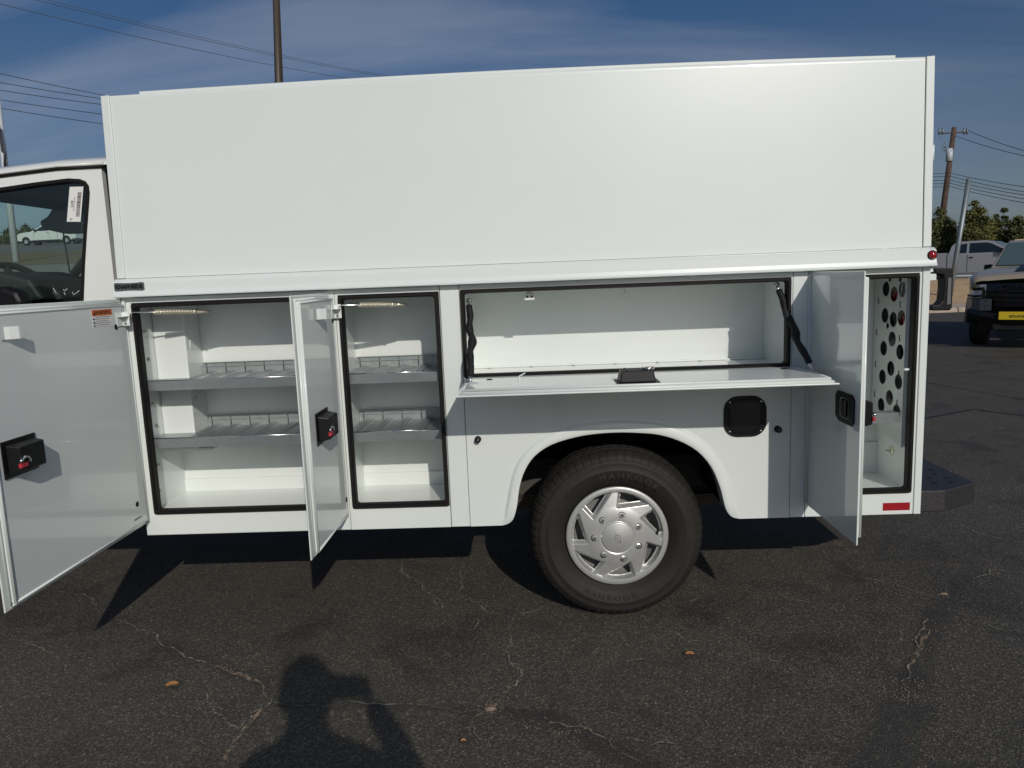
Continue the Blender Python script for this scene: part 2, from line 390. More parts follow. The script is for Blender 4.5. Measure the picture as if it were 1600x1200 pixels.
# kerb with joints: stones of 1.5 m laid end to end
kerb = empty('kerb', (15, 19.5, 0), 'low pale concrete kerb between the asphalt lot and the dirt verge', 'kerb'); 
del kerb['category'], kerb['label']; kerb['kind'] = 'structure'
kb0 = None
for i in range(22):
    x0 = 4.0 + i * 1.5
    if kb0 is None:
        kb0 = MB().prism([(19.28, -.05), (19.30, .11), (19.34, .14), (19.70, .145), (19.70, -.05)], 0, x0, x0 + 1.47).build('kerb_stone', CONC, kerb, bevel=.01)
    else:
        c = kb0.copy(); COL.objects.link(c); c.location.x += i * 1.5

# cracks in the asphalt: jagged ribbons of grit lying in the surface
def ribbon(b, pts, w0, jag=.019):
    P = []
    for i in range(len(pts) - 1):
        a, c = Vector(pts[i]), Vector(pts[i + 1]); L = (c - a).length; n = max(2, int(L / .018))
        nrm = Vector((-(c - a).y, (c - a).x, 0)).normalized(); off = 0
        for k in range(n):
            off = off * .8 + random.uniform(-1, 1) * jag * .55
            e = math.sin(math.pi * k / n); w0 = w0; P.append(a + (c - a) * (k / n) + nrm * off * min(1, e * 1.6))
    P.append(Vector(pts[-1])); rows = []
    for i, q in enumerate(P):
        d = (P[min(i + 1, len(P) - 1)] - P[max(0, i - 1)]); nn = Vector((-d.y, d.x, 0)).normalized()
        ww = w0 * .62 * random.uniform(.3, 1.6) * (.35 + .65 * math.sin(math.pi * min(1, max(0, (i + 1) / len(P)))) ** .5)
        rows.append([q + nn * ww, q - nn * ww])
    b.grid([[Vector((v.x, v.y, .004)) for v in r] for r in rows], False)
def G(px, py): return at(px, py, 2, 0.0)
ck = MB()
for w, pl in [
    (.0045, [(630, 872), (636, 900), (660, 915), (682, 936), (690, 950)]), (.004, [(728, 880), (722, 905), (716, 928), (690, 935)]),
    (.004, [(716, 928), (735, 936), (752, 948), (772, 960), (802, 964)]), (.0035, [(766, 958), (745, 968), (740, 985)]),
    (.0045, [(802, 964), (822, 958), (850, 948), (872, 945)]), (.0045, [(802, 964), (797, 980), (796, 1003), (794, 1035)]),
    (.003, [(798, 1003), (818, 1016)]), (.004, [(794, 1035), (812, 1040), (808, 1058)]),
    (.006, [(794, 1035), (815, 1052), (793, 1078), (785, 1102)]), (.004, [(738, 1125), (752, 1158)]),
    (.006, [(850, 1122), (905, 1136), (935, 1150), (980, 1182), (1005, 1195)]), (.0035, [(1005, 965), (1050, 985), (1068, 1000), (1100, 1015), (1140, 1035), (1168, 1054)]),
    (.003, [(978, 1034), (1015, 1032)]), (.003, [(1100, 925), (1078, 940), (1110, 955), (1130, 962)]),
    (.004, [(92, 925), (135, 930), (152, 948), (175, 955)]), (.0035, [(215, 875), (170, 893), (137, 918)]),
    (.005, [(152, 948), (200, 975), (245, 992), (280, 1020), (330, 1040), (380, 1055), (410, 1072), (425, 1098)]),
    (.0045, [(335, 1058), (325, 1090), (340, 1118), (372, 1140), (398, 1112), (425, 1098)]),
    (.004, [(425, 1098), (480, 1103), (560, 1098), (640, 1101), (700, 1108), (760, 1112)]),
    (.0035, [(1220, 932), (1255, 940), (1280, 945), (1310, 955)]), (.003, [(1368, 952), (1398, 959)]),
    (.005, [(1300, 895), (1345, 903), (1385, 912), (1420, 922), (1470, 938)]), (.006, [(1450, 968), (1436, 992), (1440, 1015), (1420, 1040), (1408, 1065)]),
    (.0035, [(1200, 1032), (1235, 1042), (1255, 1050), (1290, 1048)]), (.0035, [(1428, 1132), (1455, 1142), (1470, 1158)]),
    (.004, [(1370, 1003), (1400, 1001)]), (.004, [(1530, 970), (1560, 984), (1600, 988)]), (.004, [(1455, 660), (1485, 653), (1530, 648)]),
    (.004, [(1462, 742), (1500, 760), (1560, 768), (1600, 757)]), (.004, [(1500, 820), (1540, 838), (1600, 850)]), (.004, [(1480, 690), (1540, 672), (1600, 668)]),
    (.0035, [(880, 1005), (915, 998)]), (.003, [(600, 968), (560, 975), (520, 960)]), (.0035, [(530, 880), (580, 872), (600, 862)]),
    (.003, [(650, 1172), (610, 1160)]), (.004, [(20, 1000), (80, 1020), (110, 1060)]), (.003, [(1540, 1100), (1570, 1090)]),
    (.003, [(1020, 1165), (1060, 1160)]), (.004, [(1520, 905), (1545, 890), (1600, 895)])]:
    ribbon(ck, [G(*q) for q in pl], w)
tag(ck.build('asphalt_crack', CRACK, lot), kind='stuff')
ck = MB()
for w, pl in [(.010, [(345, 1195), (360, 1168), (378, 1145), (410, 1108), (424, 1098)]), (.011, [(330, 1040), (355, 1048), (385, 1058), (412, 1072)]),
              (.010, [(758, 1108), (772, 1104), (790, 1085), (795, 1072)]), (.009, [(760, 1112), (738, 1125)]), (.010, [(905, 1136), (925, 1142)]),
              (.012, [(1420, 1040), (1440, 1010), (1452, 985)]), (.009, [(794, 1000), (800, 1012)]), (.008, [(684, 935), (692, 952)]),
              (.012, [(1372, 908), (1392, 912)])]:
    ribbon(ck, [G(*q) for q in pl], w, .008)
tag(ck.build('grit_filled_crack', CRACKT, lot), kind='stuff')
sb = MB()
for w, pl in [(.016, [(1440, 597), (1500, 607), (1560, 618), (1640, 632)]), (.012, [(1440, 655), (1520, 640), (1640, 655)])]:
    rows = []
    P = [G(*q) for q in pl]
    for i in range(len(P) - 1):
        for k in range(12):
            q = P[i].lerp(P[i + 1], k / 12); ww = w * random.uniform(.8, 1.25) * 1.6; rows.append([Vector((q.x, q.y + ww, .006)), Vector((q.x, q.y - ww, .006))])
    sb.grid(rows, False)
tag(sb.build('dark_ground_line', DARKLINE, lot), kind='stuff')  # dark ribbons lying flat on the asphalt
# loose grit
gb = MB()
def pebble(b, c, r):
    vs = []; 
    for k in range(5):
        a = k * 1.2566 + random.random() * .4; q = r * random.uniform(.7, 1.3); vs.append((c.x + q * math.cos(a), c.y + q * math.sin(a), .002))
    b.add(vs + [(c.x, c.y, r * random.uniform(.5, 1))], [(i, (i + 1) % 5, 5) for i in range(5)])
for (px, py, n, sp) in [(1475, 928, 90, .07), (1428, 1092, 90, .05), (1335, 1030, 70, .10), (1415, 1068, 60, .06), (1312, 848, 90, .05), (1333, 862, 40, .03),
                        (768, 1108, 60, .035), (795, 1140, 30, .05), (1525, 892, 60, .12), (1450, 970, 60, .12), (1430, 1005, 60, .1), (1385, 908, 40, .05),
                        (1330, 915, 30, .1), (1500, 800, 50, .12), (1540, 762, 40, .1), (900, 1145, 30, .04), (360, 1045, 40, .06), (1145, 1110, 20, .1), (1590, 1120, 60, .2)]:
    c = G(px, py)
    for _ in range(n):
        pebble(gb, c + Vector((random.gauss(0, sp), random.gauss(0, sp * .6), 0)), random.uniform(.0012, .0042))
for _ in range(900):
    c = Vector((random.uniform(-2, 7), random.uniform(-1.6, 5) , 0)); pebble(gb, c, random.uniform(.001, .0032))
tag(gb.build('loose_grit', CLOD), kind='stuff')

# ================================================================== SERVICE TRUCK
T = empty('service_truck', (1.7, 1.05, 0), 'white service body truck with its side doors and hatch standing open, nearest vehicle', 'truck')
G2 = .0012
def panel(name, boxes, m=PAINT, bevel=.003, parent=None):
    b = MB()
    for q in boxes: b.box(*q)
    return b.build(name, m, parent or T, bevel)
ZB, ZT, ZO0, ZO1 = .45, 1.515, .546, 1.492       # body bottom / top, opening bottom / top
YT = .028
def frame_panel(name, x0, x1, ox0, ox1, z0=ZO0, z1=ZO1, zb=ZB, zt=ZT):
    x0 += G2; x1 -= G2
    # one plate with a rectangular hole, drawn as four mitred strips welded at shared vertices
    o = [(x0, zb), (x1, zb), (x1, zt), (x0, zt)]; i = [(ox0, z0), (ox1, z0), (ox1, z1), (ox0, z1)]
    vs = [(p_[0], y, p_[1]) for y in (0, YT) for p_ in o + i]; fs = []
    for k in range(4):
        l = (k + 1) % 4
        fs += [(k, l, 4 + l, 4 + k), (8 + k, 12 + k, 12 + l, 8 + l), (k, 8 + k, 8 + l, l), (4 + k, 4 + l, 12 + l, 12 + k)]
    return MB().add(vs, fs).build(name, PAINT, T, .0025)
def seal(ox0, ox1, z0, z1, w=.020):
    path = rrect(ox0 + w / 2, ox1 - w / 2, z0 + w / 2, z1 - w / 2, .012, 3)
    b = MB(); n = len(path)
    prof = [(-w / 2, .03), (-w / 2, -.004), (-w / 4, -.013), (w / 4, -.013), (w / 2, -.002), (w / 2, .03)]
    cx, cz = (ox0 + ox1) / 2, (z0 + z1) / 2; hx, hz = (ox1 - ox0) / 2 - w / 2, (z1 - z0) / 2 - w / 2
    rows = []
    for du, y in prof:
        rows.append([Vector((cx + (x - cx) * (hx - du) / hx, y, cz + (z - cz) * (hz - du) / hz)) for x, z in path])
    b.grid(rows, False, True); return b.build('door_seal', GASKET, T)
def liner(x0, x1, z0, z1, y1=.37, ledge=None):
    b = MB(); th = .003; y0 = YT + .001
    b.box(x0, x1, y1, y1 + th, z0, z1); b.box(x0 - th, x0, y0, y1 + th, z0 - th, z1 + th); b.box(x1, x1 + th, y0, y1 + th, z0 - th, z1 + th)
    b.box(x0, x1, y0, y1 + th, z0 - th, z0); b.box(x0, x1, y0, y1 + th, z1, z1 + th)
    if ledge: b.box(x0 + .0005, x1 - .0005, y1 - ledge[1], y1 - .0005, z0 + .0005, ledge[0])
    return b.build('compartment_liner', PAINT_IN, T)
frame_panel('side_panel', 0, .93, .045, .885); seal(.045, .885, ZO0, ZO1)
frame_panel('side_panel', .93, 1.380, .943, 1.377); seal(.943, 1.377, ZO0, ZO1)
panel('body_pillar', [(1.380 + G2, 1.464 - G2, 0, YT, ZB, ZT)])
panel('body_pillar', [(2.867 + G2, 2.934 - G2, 0, YT, ZB, ZT)])
frame_panel('side_panel', 2.934, 3.400, 2.952, 3.389); seal(2.952, 3.389, ZO0, ZO1, .019)
panel('corner_post', [(3.400 + G2, 3.432, -.003, .035, ZB, ZT)])
liner(.020, .908, .548, 1.495, .365, (.612, .012)); liner(.914, 1.376 + .004, .548, 1.495, .37, (.612, .012))
liner(1.466, 2.864, 1.112, 1.497, .37); liner(2.940, 3.396, .548, 1.495, .345, (.695, .012))
# pillar boxed into the corner of the first compartment
MB().box(.0205, .168, .205, .3645, .795, 1.4945).build('inner_post', PAINT_IN, T, .006)
MB().box(.0205, .23, .24, .3645, .780, .794).build('inner_post', PAINT_IN, T, .003)
# fastening slots stamped in the post
for z in (1.405, 1.285, 1.02):
    MB().tube([(.170, .255 + .012 * math.cos(a), z + .022 * math.sin(a)) for a in [R(60 + 24 * k) for k in range(11)]], .0022, 5).build('stamped_tab', PAINT_IN, T)
for x, y, z in ((.0225, .13, 1.36), (.0225, .14, 1.235), (.0225, .13, 1.03), (.0225, .15, .925), (.0225, .12, .745), (.0225, .11, .625)):
    MB().lathe([(.0, .006), (.004, .006), (.005, .003), (.009, .001), (.009, 0)], (x, y, z), 0, 10).build('bolt', ZINC, T)
# wheel panel with arch and raised flare
A0 = [(1.607, .4505), (1.632, .458), (1.652, .474), (1.664, .50), (1.676, .545), (1.690, .627), (1.715, .699), (1.760, .763), (1.835, .812), (1.94, .842), (2.03, .854), (2.124, .857), (2.215, .852), (2.300, .841), (2.386, .812), (2.465, .763), (2.525, .690), (2.562, .600), (2.578, .535), (2.588, .50), (2.603, .474), (2.622, .458), (2.650, .4505)]
O0 = [(1.600, .4505), (1.606, .47), (1.613, .49), (1.618, .515), (1.627, .556), (1.645, .640), (1.672, .720), (1.728, .798), (1.815, .858), (1.925, .896), (2.025, .910), (2.125, .915), (2.225, .909), (2.325, .893), (2.425, .855), (2.507, .796), (2.573, .708), (2.612, .616), (2.630, .545), (2.638, .512), (2.645, .49), (2.652, .47), (2.658, .4505)]
def dens(P, n=3):      # Catmull-Rom
    out = []
    for i in range(len(P) - 1):
        p0, p1, p2, p3 = P[max(0, i - 1)], P[i], P[i + 1], P[min(len(P) - 1, i + 2)]
        for k in range(n):
            u = k / n
            out.append(tuple(.5 * ((2 * b_) + (-a_ + c_) * u + (2 * a_ - 5 * b_ + 4 * c_ - d_) * u * u + (-a_ + 3 * b_ - 3 * c_ + d_) * u ** 3) for a_, b_, c_, d_ in zip(p0, p1, p2, p3)))
    return out + [P[-1]]
Ad, Od = dens(A0), dens(O0)
b = MB()
top = 1.113
poly = [(1.464 + G2, .45), ] + Od + [(2.867 - G2, .45), (2.867 - G2, top), (1.464 + G2, top)]
b.add([(x, 0, z) for x, z in poly], [tuple(range(len(poly)))])
rows = []
nA = len(Ad)
for k, (u, y) in enumerate([(0, 0), (.08, -.001), (.16, -.005), (.25, -.0095), (.36, -.0118), (.70, -.0135), (.95, -.0140), (1, -.0115), (1, -.004), (1.0, .03), (1.0, .07)]):
    r = []
    for i in range(nA):
        f_ = min(1, i / 12, (nA - 1 - i) / 12)
        f_ = f_ * f_ * (3 - 2 * f_)
        r.append(Vector((Od[i][0] + (Ad[i][0] - Od[i][0]) * u, y * (f_ if y < 0 else 1), Od[i][1] + (Ad[i][1] - Od[i][1]) * u)))
    rows.append(r)
b.grid(rows, True)
b.box(1.464 + G2, 1.60, .0005, YT, .4502, top - .001); b.box(2.66, 2.867 - G2, .0005, YT, .4502, top - .001); b.box(1.6, 2.66, .0005, YT, .93, top - .001)
b.build('wheel_panel', PAINT, T)
panel('side_panel', [(1.464 + G2, 2.867 - G2, 0, YT, 1.4955, ZT), (1.464 + G2, 1.4665, 0, YT, 1.1135, 1.4955), (2.8605, 2.867 - G2, 0, YT, 1.1135, 1.4955)], bevel=0)
seal(1.467, 2.860, 1.1135, 1.4955, .018)
# wheel housing, floor, chassis
b = MB(); th_ = .004
b.box(1.45, 1.60, .40, .404, .45, 1.10); b.box(2.66, 2.95, .40, .404, .45, 1.10)
b.box(1.62, 1.64, .07, .75, .46, .93); b.box(2.62, 2.64, .07, .75, .46, .93); b.box(1.62, 2.64, .03, .75, .93, .95); b.box(1.62, 2.64, .75, .77, .46, .95)
b.build('wheel_housing', DARK, T)
MB().box(.03, 3.38, .42, 1.76, .60, .64).build('floor', DARK, T)
b = MB(); b.box(-2.5, 3.3, .62, .70, .40, .58); b.box(-2.5, 3.3, 1.45, 1.53, .40, .58)
for x in (.1, 1.0, 1.9, 2.7, 3.3): b.box(x, x + .08, .70, 1.45, .44, .56)
b.build('chassis_rail', CHASSIS, T)
b = MB()
for k in range(5): b.box(1.52, 2.75, .50, .57, .405 - .012 * k, .4145 - .012 * k)
b.build('leaf_spring', CHASSIS, T)
b = MB(); b.tube([(2.115, .27, .385), (2.115, 1.85, .385)], .06, 16); b.lathe([(0, -.12), (.13, -.1), (.17, 0), (.13, .1), (0, .12)], (2.115, 1.07, .385), 1, 20); b.build('rear_axle', CHASSIS, T)
# underside skirts so that the belly reads as solid black
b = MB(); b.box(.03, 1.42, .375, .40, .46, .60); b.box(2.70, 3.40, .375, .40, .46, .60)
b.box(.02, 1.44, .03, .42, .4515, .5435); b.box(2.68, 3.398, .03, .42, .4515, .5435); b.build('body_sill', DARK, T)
# far side, front and rear walls
b = MB(); b.box(0, 3.43, 2.10, 2.13, .45, ZT); b.box(0, .018, .38, 2.10, .45, 2.34); b.box(3.40, 3.43, .36, 2.10, .62, 2.34)
b.build('body_wall', PAINT, T)
b = MB(); b.box(0, .0165, .030, .38, .45, 1.514); b.box(3.402, 3.43, .036, .36, .45, 1.514); b.build('body_wall', PAINT, T)

# belt rail between lower body and upper box
prof = [(.03, 1.597), (.002, 1.597), (-.010, 1.594), (-.024, 1.586), (-.029, 1.578), (-.031, 1.545), (-.036, 1.530), (-.041, 1.5235), (-.040, 1.519), (-.034, 1.5165), (.03, 1.5165)]
MB().prism(prof, 0, -.006, 3.438, False).build('belt_rail', PAINT, T)
# upper box: side wall leans in a little, top edge slightly crowned
def crown(x): return .017 * math.sin(math.pi * min(1, max(0, x / 3.43)))
def wally(z): return .002 + .033 * (z - 1.597) / .755
xs = rng(.0345, 3.3945, 40); zs = rng(1.598, 2.340, 8)
b = MB()
b.grid([[Vector((x, wally(z), z + crown(x) * (z - 1.597) / .755)) for x in xs] for z in zs + [2.352]])
b.grid([[Vector((x, wally(2.352) + dy, 2.352 + crown(x) + dz)) for x in xs] for dy, dz in ((0, 0), (.004, .004), (.012, .005), (.05, .006), (1.0, .02), (2.09, 0))])
b.build('upper_box_wall', PAINT, T)
for (x0, x1, nm) in ((-.002, .034, 'corner_trim'), (3.3965, 3.430, 'corner_trim')):
    b = MB()
    b.add([(x0, wally(1.604) - .006, 1.5985), (x1, wally(1.604) - .006, 1.5985), (x1, wally(2.356) - .006, 2.358), (x0, wally(2.356) - .006, 2.356),
           (x0, .06, 1.5985), (x1, .06, 1.5985), (x1, .06, 2.358), (x0, .06, 2.356)], [(0, 1, 2, 3), (4, 7, 6, 5), (0, 4, 5, 1), (3, 2, 6, 7), (0, 3, 7, 4), (1, 5, 6, 2)])
    b.build(nm, PAINT, T, .003)
b = MB(); b.grid([[Vector((x, y, 2.352 + crown(x) + z)) for x in rng(.157, 3.279, 30)] for y, z in ((.045, .0), (.045, .015), (.052, .018), (1.05, .02), (2.0, .018), (2.0, .0))], False)
b.build('roof_cap', PAINT, T)
MB().box(.02, 3.41, 2.09, 2.12, 1.60, 2.35).build('body_wall', PAINT, T)
# piano hinge knuckles on the rear top corner and small rear details
MB().tube([(3.441, .04, 1.945), (3.441, .04, 2.01)], .007, 8).build('hinge', PAINT, T)

# galvanised shelves: tray with front lip, ribbed floor and slotted back lip
def shelf(x0, x1, z, yb, xb0=None):
    sh = MB(); sh.prism([(.030, z - .001), (.032, z - .043), (.042, z - .045), (.042, z - .041), (.037, z - .039), (.036, z - .006), (.040, z - .003), (.046, z - .010), (.046, z - .014), (yb, z - .014), (yb, z - .011), (.049, z - .011), (.041, z + .001), (.034, z + .002)], 0, x0, x1)
    s_ = sh.build('shelf', GALV, T)
    MB().tube([(x0 + .001, .0325, z + .001), (x1 - .001, .0325, z + .001)], .0028, 8).build('lip_highlight', CHROME, s_)  # bright bead added as the highlight along the lip
    xb0 = x0 if xb0 is None else xb0
    r_ = MB()
    n = int((x1 - xb0) / .094)
    for k in range(n):
        xa = xb0 + .02 + k * .094
        if xa + .05 < x1 - .01:
            r_.prism([(xa, z - .0108), (xa + .006, z - .003), (xa + .046, z - .003), (xa + .052, z - .0108)], 1, .055, yb - .012)
            r_.prism([(xa + .016, z - .0028), (xa + .019, z - .0005), (xa + .030, z - .0005), (xa + .033, z - .0028)], 1, .06, yb - .015)
    r_.build('shelf_rib', GALV, s_)
    MB().box(xb0 + .002, x1 - .002, yb - .006, yb - .003, z - .0105, z + .042).build('back_lip', GALVD, s_)
    l = MB(); l.box(xb0 + .002, x1 - .002, yb - .011, yb - .0065, z + .022, z + .026); l.box(xb0 + .002, x1 - .002, yb - .013, yb - .0065, z + .041, z + .044)
    l.build('lip_bead', GALVD, s_)
    sl_ = MB()
    for k in range(n + 1):
        xa = xb0 + .046 + k * .094 - .03
        if xa < x1 - .01: sl_.box(xa, xa + .0035, yb - .0085, yb - .0063, z - .006, z + .036)
    sl_.build('divider_slot', INK, s_)
for z in (1.146, .886):
    shelf(.024, .905, z, .355, .172); shelf(.9175, 1.376, z, .362)
sh4 = MB().prism([(.050, .893), (.052, .848), (.060, .846), (.060, .850), (.056, .853), (.055, .886), (.11, .888), (.11, .892)], 0, 2.943, 3.352).build('cross_bar', GALV, T)

# doors ---------------------------------------------------------------
def latch_box(parent, o, ax_u, ax_v, n):
    """black rotary latch housing on a base plate; o lower corner, u across, v up, n out"""
    U, V_, Nn = Vector(ax_u), Vector(ax_v), Vector(n); o = Vector(o)
    def P(u, v, w): return o + U * u + V_ * v + Nn * w
    def blk(b, u0, u1, v0, v1, w0, w1, ch=0):
        vs = [P(u0, v0, w0), P(u1, v0, w0), P(u1, v1, w0), P(u0, v1, w0), P(u0 + ch, v0 + ch, w1), P(u1 - ch, v0 + ch, w1), P(u1 - ch, v1 - ch, w1), P(u0 + ch, v1 - ch, w1)]
        b.add(vs, [(0, 3, 2, 1), (4, 5, 6, 7), (0, 1, 5, 4), (1, 2, 6, 5), (2, 3, 7, 6), (3, 0, 4, 7)])
    b = MB(); blk(b, 0, .165, 0, .125, .0005, .004)
    l = b.build('latch_plate', PLASTIC, parent)
    b = MB(); blk(b, .012, .15, .012, .112, .0042, .048, .008)
    l = b.build('latch_box', PLASTIC, parent, .004)
    b = MB()
    for u, v in ((.04, .03), (.04, .095), (.115, .03), (.115, .095)):
        q = P(u, v, .0482); b.tube([q, q + Nn * .003], .004, 8)
    b.build('screw', GLOSSBLK, parent)
    b = MB(); q = P(.128, .052, .036)
    pts = [q + U * (.022 * math.cos(a)) + V_ * (.016 * math.sin(a)) + Nn * .015 for a in [R(200 - 28 * k) for k in range(8)]]
    b.tube(pts, .005, 6); b.build('latch_jaw', CHROME, parent)
    b = MB(); blk(b, .118, .152, .034, .050, .044, .054, .002); b.build('pull_tag', REDTAG, parent)
def door(name, hx, y_out, z0, z1, side, inner):
    """door open at a right angle. side=+1: its inner face looks to +x, its outer skin lies at hx-.03"""
    s = side; xo = hx - .030 * s if s > 0 else hx
    skin0, skin1 = (hx - .030, hx - .0245)
    pan0, pan1 = (hx - .024, hx)
    if s < 0: pass
    dr = MB().box(skin0, skin1, y_out, -.006, z0, z1).build(name, PAINT, T, .0018)
    # inner pan with rounded edge bead
    w = .022
    MB().box(pan0, pan1 - .004, y_out + w, -.024, z0 + w, z1 - w).build('inner_pan', PAINT_IN, dr, .004)
    bead = MB()
    for yy in (y_out + w + .004,):
        bead.tube([(pan1 - .0045, yy, z0 + w + .004), (pan1 - .0045, yy, z1 - w - .004)], .0055, 10)
        bead.tube([(pan1 - .0165, yy - .010, z0 + w - .006), (pan1 - .0165, yy - .010, z1 - w + .006)], .0045, 10)
    for zz, dz in ((z0 + w + .004, -.010), (z1 - w - .004, .010)):
        bead.tube([(pan1 - .0045, y_out + w + .004, zz), (pan1 - .0045, -.03, zz)], .0045, 10)
        bead.tube([(pan1 - .0165, y_out + w - .006, zz + dz), (pan1 - .0165, -.03, zz + dz)], .004, 10)
    bead.build('edge_bead', PAINT, dr)
    MB().tube([(hx - .012, -.010, z0 + .01), (hx - .012, -.010, z1 - .01)], .0065, 10).build('piano_hinge', PAINT, dr)
    return dr
D1 = door('side_door', .030, -.897, .508, 1.512, 1, True)
D2 = door('side_door', .932, -.505, .508, 1.504, 1, True)
latch_box(D1, (.0265, -.680, .945), (0, -1, 0), (0, 0, 1), (1, 0, 0))
latch_box(D2, (.9285, -.232, .925), (0, -1, 0), (0, 0, 1), (1, 0, 0))
def clip_tab(parent, x, y, z):
    b = MB(); rows = []
    for u, dx in ((0, .001), (.25, .001), (.42, .012), (.80, .030), (1, .031)):
        yy = y - .055 + .055 * u; xx = x + .001 + dx
        rows.append([Vector((xx, yy, z)), Vector((xx, yy, z + .042)), Vector((xx + .003, yy + .001, z + .042)), Vector((xx + .003, yy + .001, z))])
    b.grid(rows, False, True); b.build('catch_tab', PAINT_IN, parent)
clip_tab(D2, .9285, -.245, 1.405); clip_tab(D1, .0265, -.722, 1.400)
def plug(parent, x, y, z, r=.012):
    MB().lathe([(0, .0025), (r * .8, .0022), (r, .001), (r, 0)], (x, y, z), 0, 18).build('rubber_plug', PLASTIC, parent)
plug(D1, .0262, -.100, 1.397); plug(D1, .0262, -.095, .626); plug(D2, .9282, -.050, 1.389); plug(D2, .9282, -.035, .601)
b = MB(); b.box(.0262, .0272, -.13, -.075, .562, .567); b.build('drain_slot', INK, D1)
# warning sticker
st = MB().box(.0262, .0268, -.262, -.118, 1.405, 1.476).build('warning_sticker', PAPER, D1)
MB().box(.0269, .0272, -.260, -.120, 1.450, 1.474).build('sticker_band', ORANGE, st)
text_mesh('sticker_lettering', 'WARNING', .022, INK, st, lambda u, v, w: (.02725 + w * .2, -.183 + u, 1.462 + v), bold=.0006)
b = MB(); b.add([(.0274, -.252, 1.453), (.0274, -.234, 1.453), (.0274, -.243, 1.471)], [(0, 1, 2)])
for k in range(5):
    zz = 1.444 - k * .008; b.box(.0269, .0271, -.254 if k % 2 else -.238, -.135 - .01 * (k % 3), zz, zz + .0016)
for zz in (1.438, 1.424, 1.411): b.box(.0269, .0271, -.256, -.246, zz - .003, zz + .003)
b.build('sticker_print', INK, st)
# hold-open springs with rod and bracket
def spring(x0, z, L, parent_door, yb):
    a = Vector((x0 + .022, -.022, z)); e = Vector((x0 + .022 + L, .060, z - .010)); d = (e - a).normalized()
    rod = MB().tube([a + Vector((-.004, 0, -.028)), a + Vector((-.002, 0, -.008)), a + d * .012, e], .0036, 8).build('hold_open_rod', CHROME, T)
    u = d.cross(Vector((0, 0, 1))).normalized(); w = d.cross(u); pts = []; s0, s1 = .30 * L, .80 * L; turns = 26
    for k in range(turns * 10 + 1):
        t_ = k / (turns * 10); an = 2 * math.pi * turns * t_
        pts.append(a + d * (s0 + (s1 - s0) * t_) + (u * math.cos(an) + w * math.sin(an)) * .0105)
    MB().tube(pts, .0024, 5).build('coil_spring', ZINC, rod)
    q = a + d * (.815 * L); MB().tube([q - d * .006, q + d * .006], [.016, .013], 6).build('rod_nut', ZINC, rod)
    q = a + d * (.84 * L); MB().tube([q, q + d * (.16 * L)], [.010, .0065], 8).build('rod_nut', ZINC, rod)
    k = MB(); k.box(x0 - .003, x0 + .028, yb, yb + .003, z - .055, z + .004); k.box(x0 - .003, x0 + .0, yb - .045, yb + .003, z - .055, z + .004)
    k.box(x0 - .003, x0 + .028, yb - .04, yb + .003, z - .016, z - .013); k.build('rod_bracket', PAINT_IN, parent_door, .0015)
    k = MB()
    for zz in (z - .044,):
        k.tube([(x0 + .012, yb - .001, zz), (x0 + .012, yb - .006, zz)], .006, 6)
    k.build('bolt', CHROME, parent_door)
spring(.030, 1.453, .315, D1, -.050); spring(.932, 1.450, .275, D2, -.020)

# rear door: its outer face looks to the left
D4 = MB().box(2.940, 2.946, -.500, -.006, .508, 1.513).build('side_door', PAINT, T, .0018)
MB().box(2.9465, 2.968, -.478, -.026, .530, 1.491).build('inner_pan', PAINT_IN, D4, .004)
b = MB(); b.tube([(2.962, -.476, .535), (2.962, -.476, 1.486)], .0055, 10); b.build('edge_bead', PAINT, D4)
MB().tube([(2.936, -.006, .52), (2.936, -.006, 1.50)], .0068, 10).build('piano_hinge', PAINT, D4)
b = MB()
for k in range(30): b.box(2.9285, 2.9292, -.0085, -.0035, .54 + k * .032, .541 + k * .032)
b.build('hinge_knuckle_gap', INK, D4)
latch_box(D4, (2.9645, -.300, .930), (0, -1, 0), (0, 0, 1), (1, 0, 0))
clip_tab(D4, 2.9645, -.385, 1.405)
spring(2.958, 1.455, .225, D4, -.020)
# paddle handle
hp = [(-.295, .962), (-.330, .945), (-.440, .945), (-.458, .962), (-.458, 1.045), (-.440, 1.062), (-.310, 1.062), (-.292, 1.045)]
h4 = MB().prism([(y, z) for y, z in hp], 0, 2.934, 2.9395).build('handle_plate', PLASTIC, D4, .002)
ih = rrect(-.418, -.340, .965, 1.042, .014, 4)
b = MB(); cy, cz = -.379, 1.0035
b.grid([[Vector((2.9335, cy + (y - cy) * s_, cz + (z - cz) * s_)) for y, z in ih] for s_ in (1.0, .93)] +
       [[Vector((2.9365, cy + (y - cy) * .90, cz + (z - cz) * .90)) for y, z in ih]], False, True)
b.build('handle_rim', CHROME, D4)
b = MB(); b.grid([[Vector((2.931 - .007 * math.sin(math.pi * u), -.400 + .042 * u, z)) for u in rng(0, 1, 8)] for z in (.972, 1.036)])
b.grid([[Vector((2.933, -.400 + .042 * u, z)) for u in rng(0, 1, 8)] for z in (.972, 1.036)]); b.build('paddle', GLOSSBLK, D4)

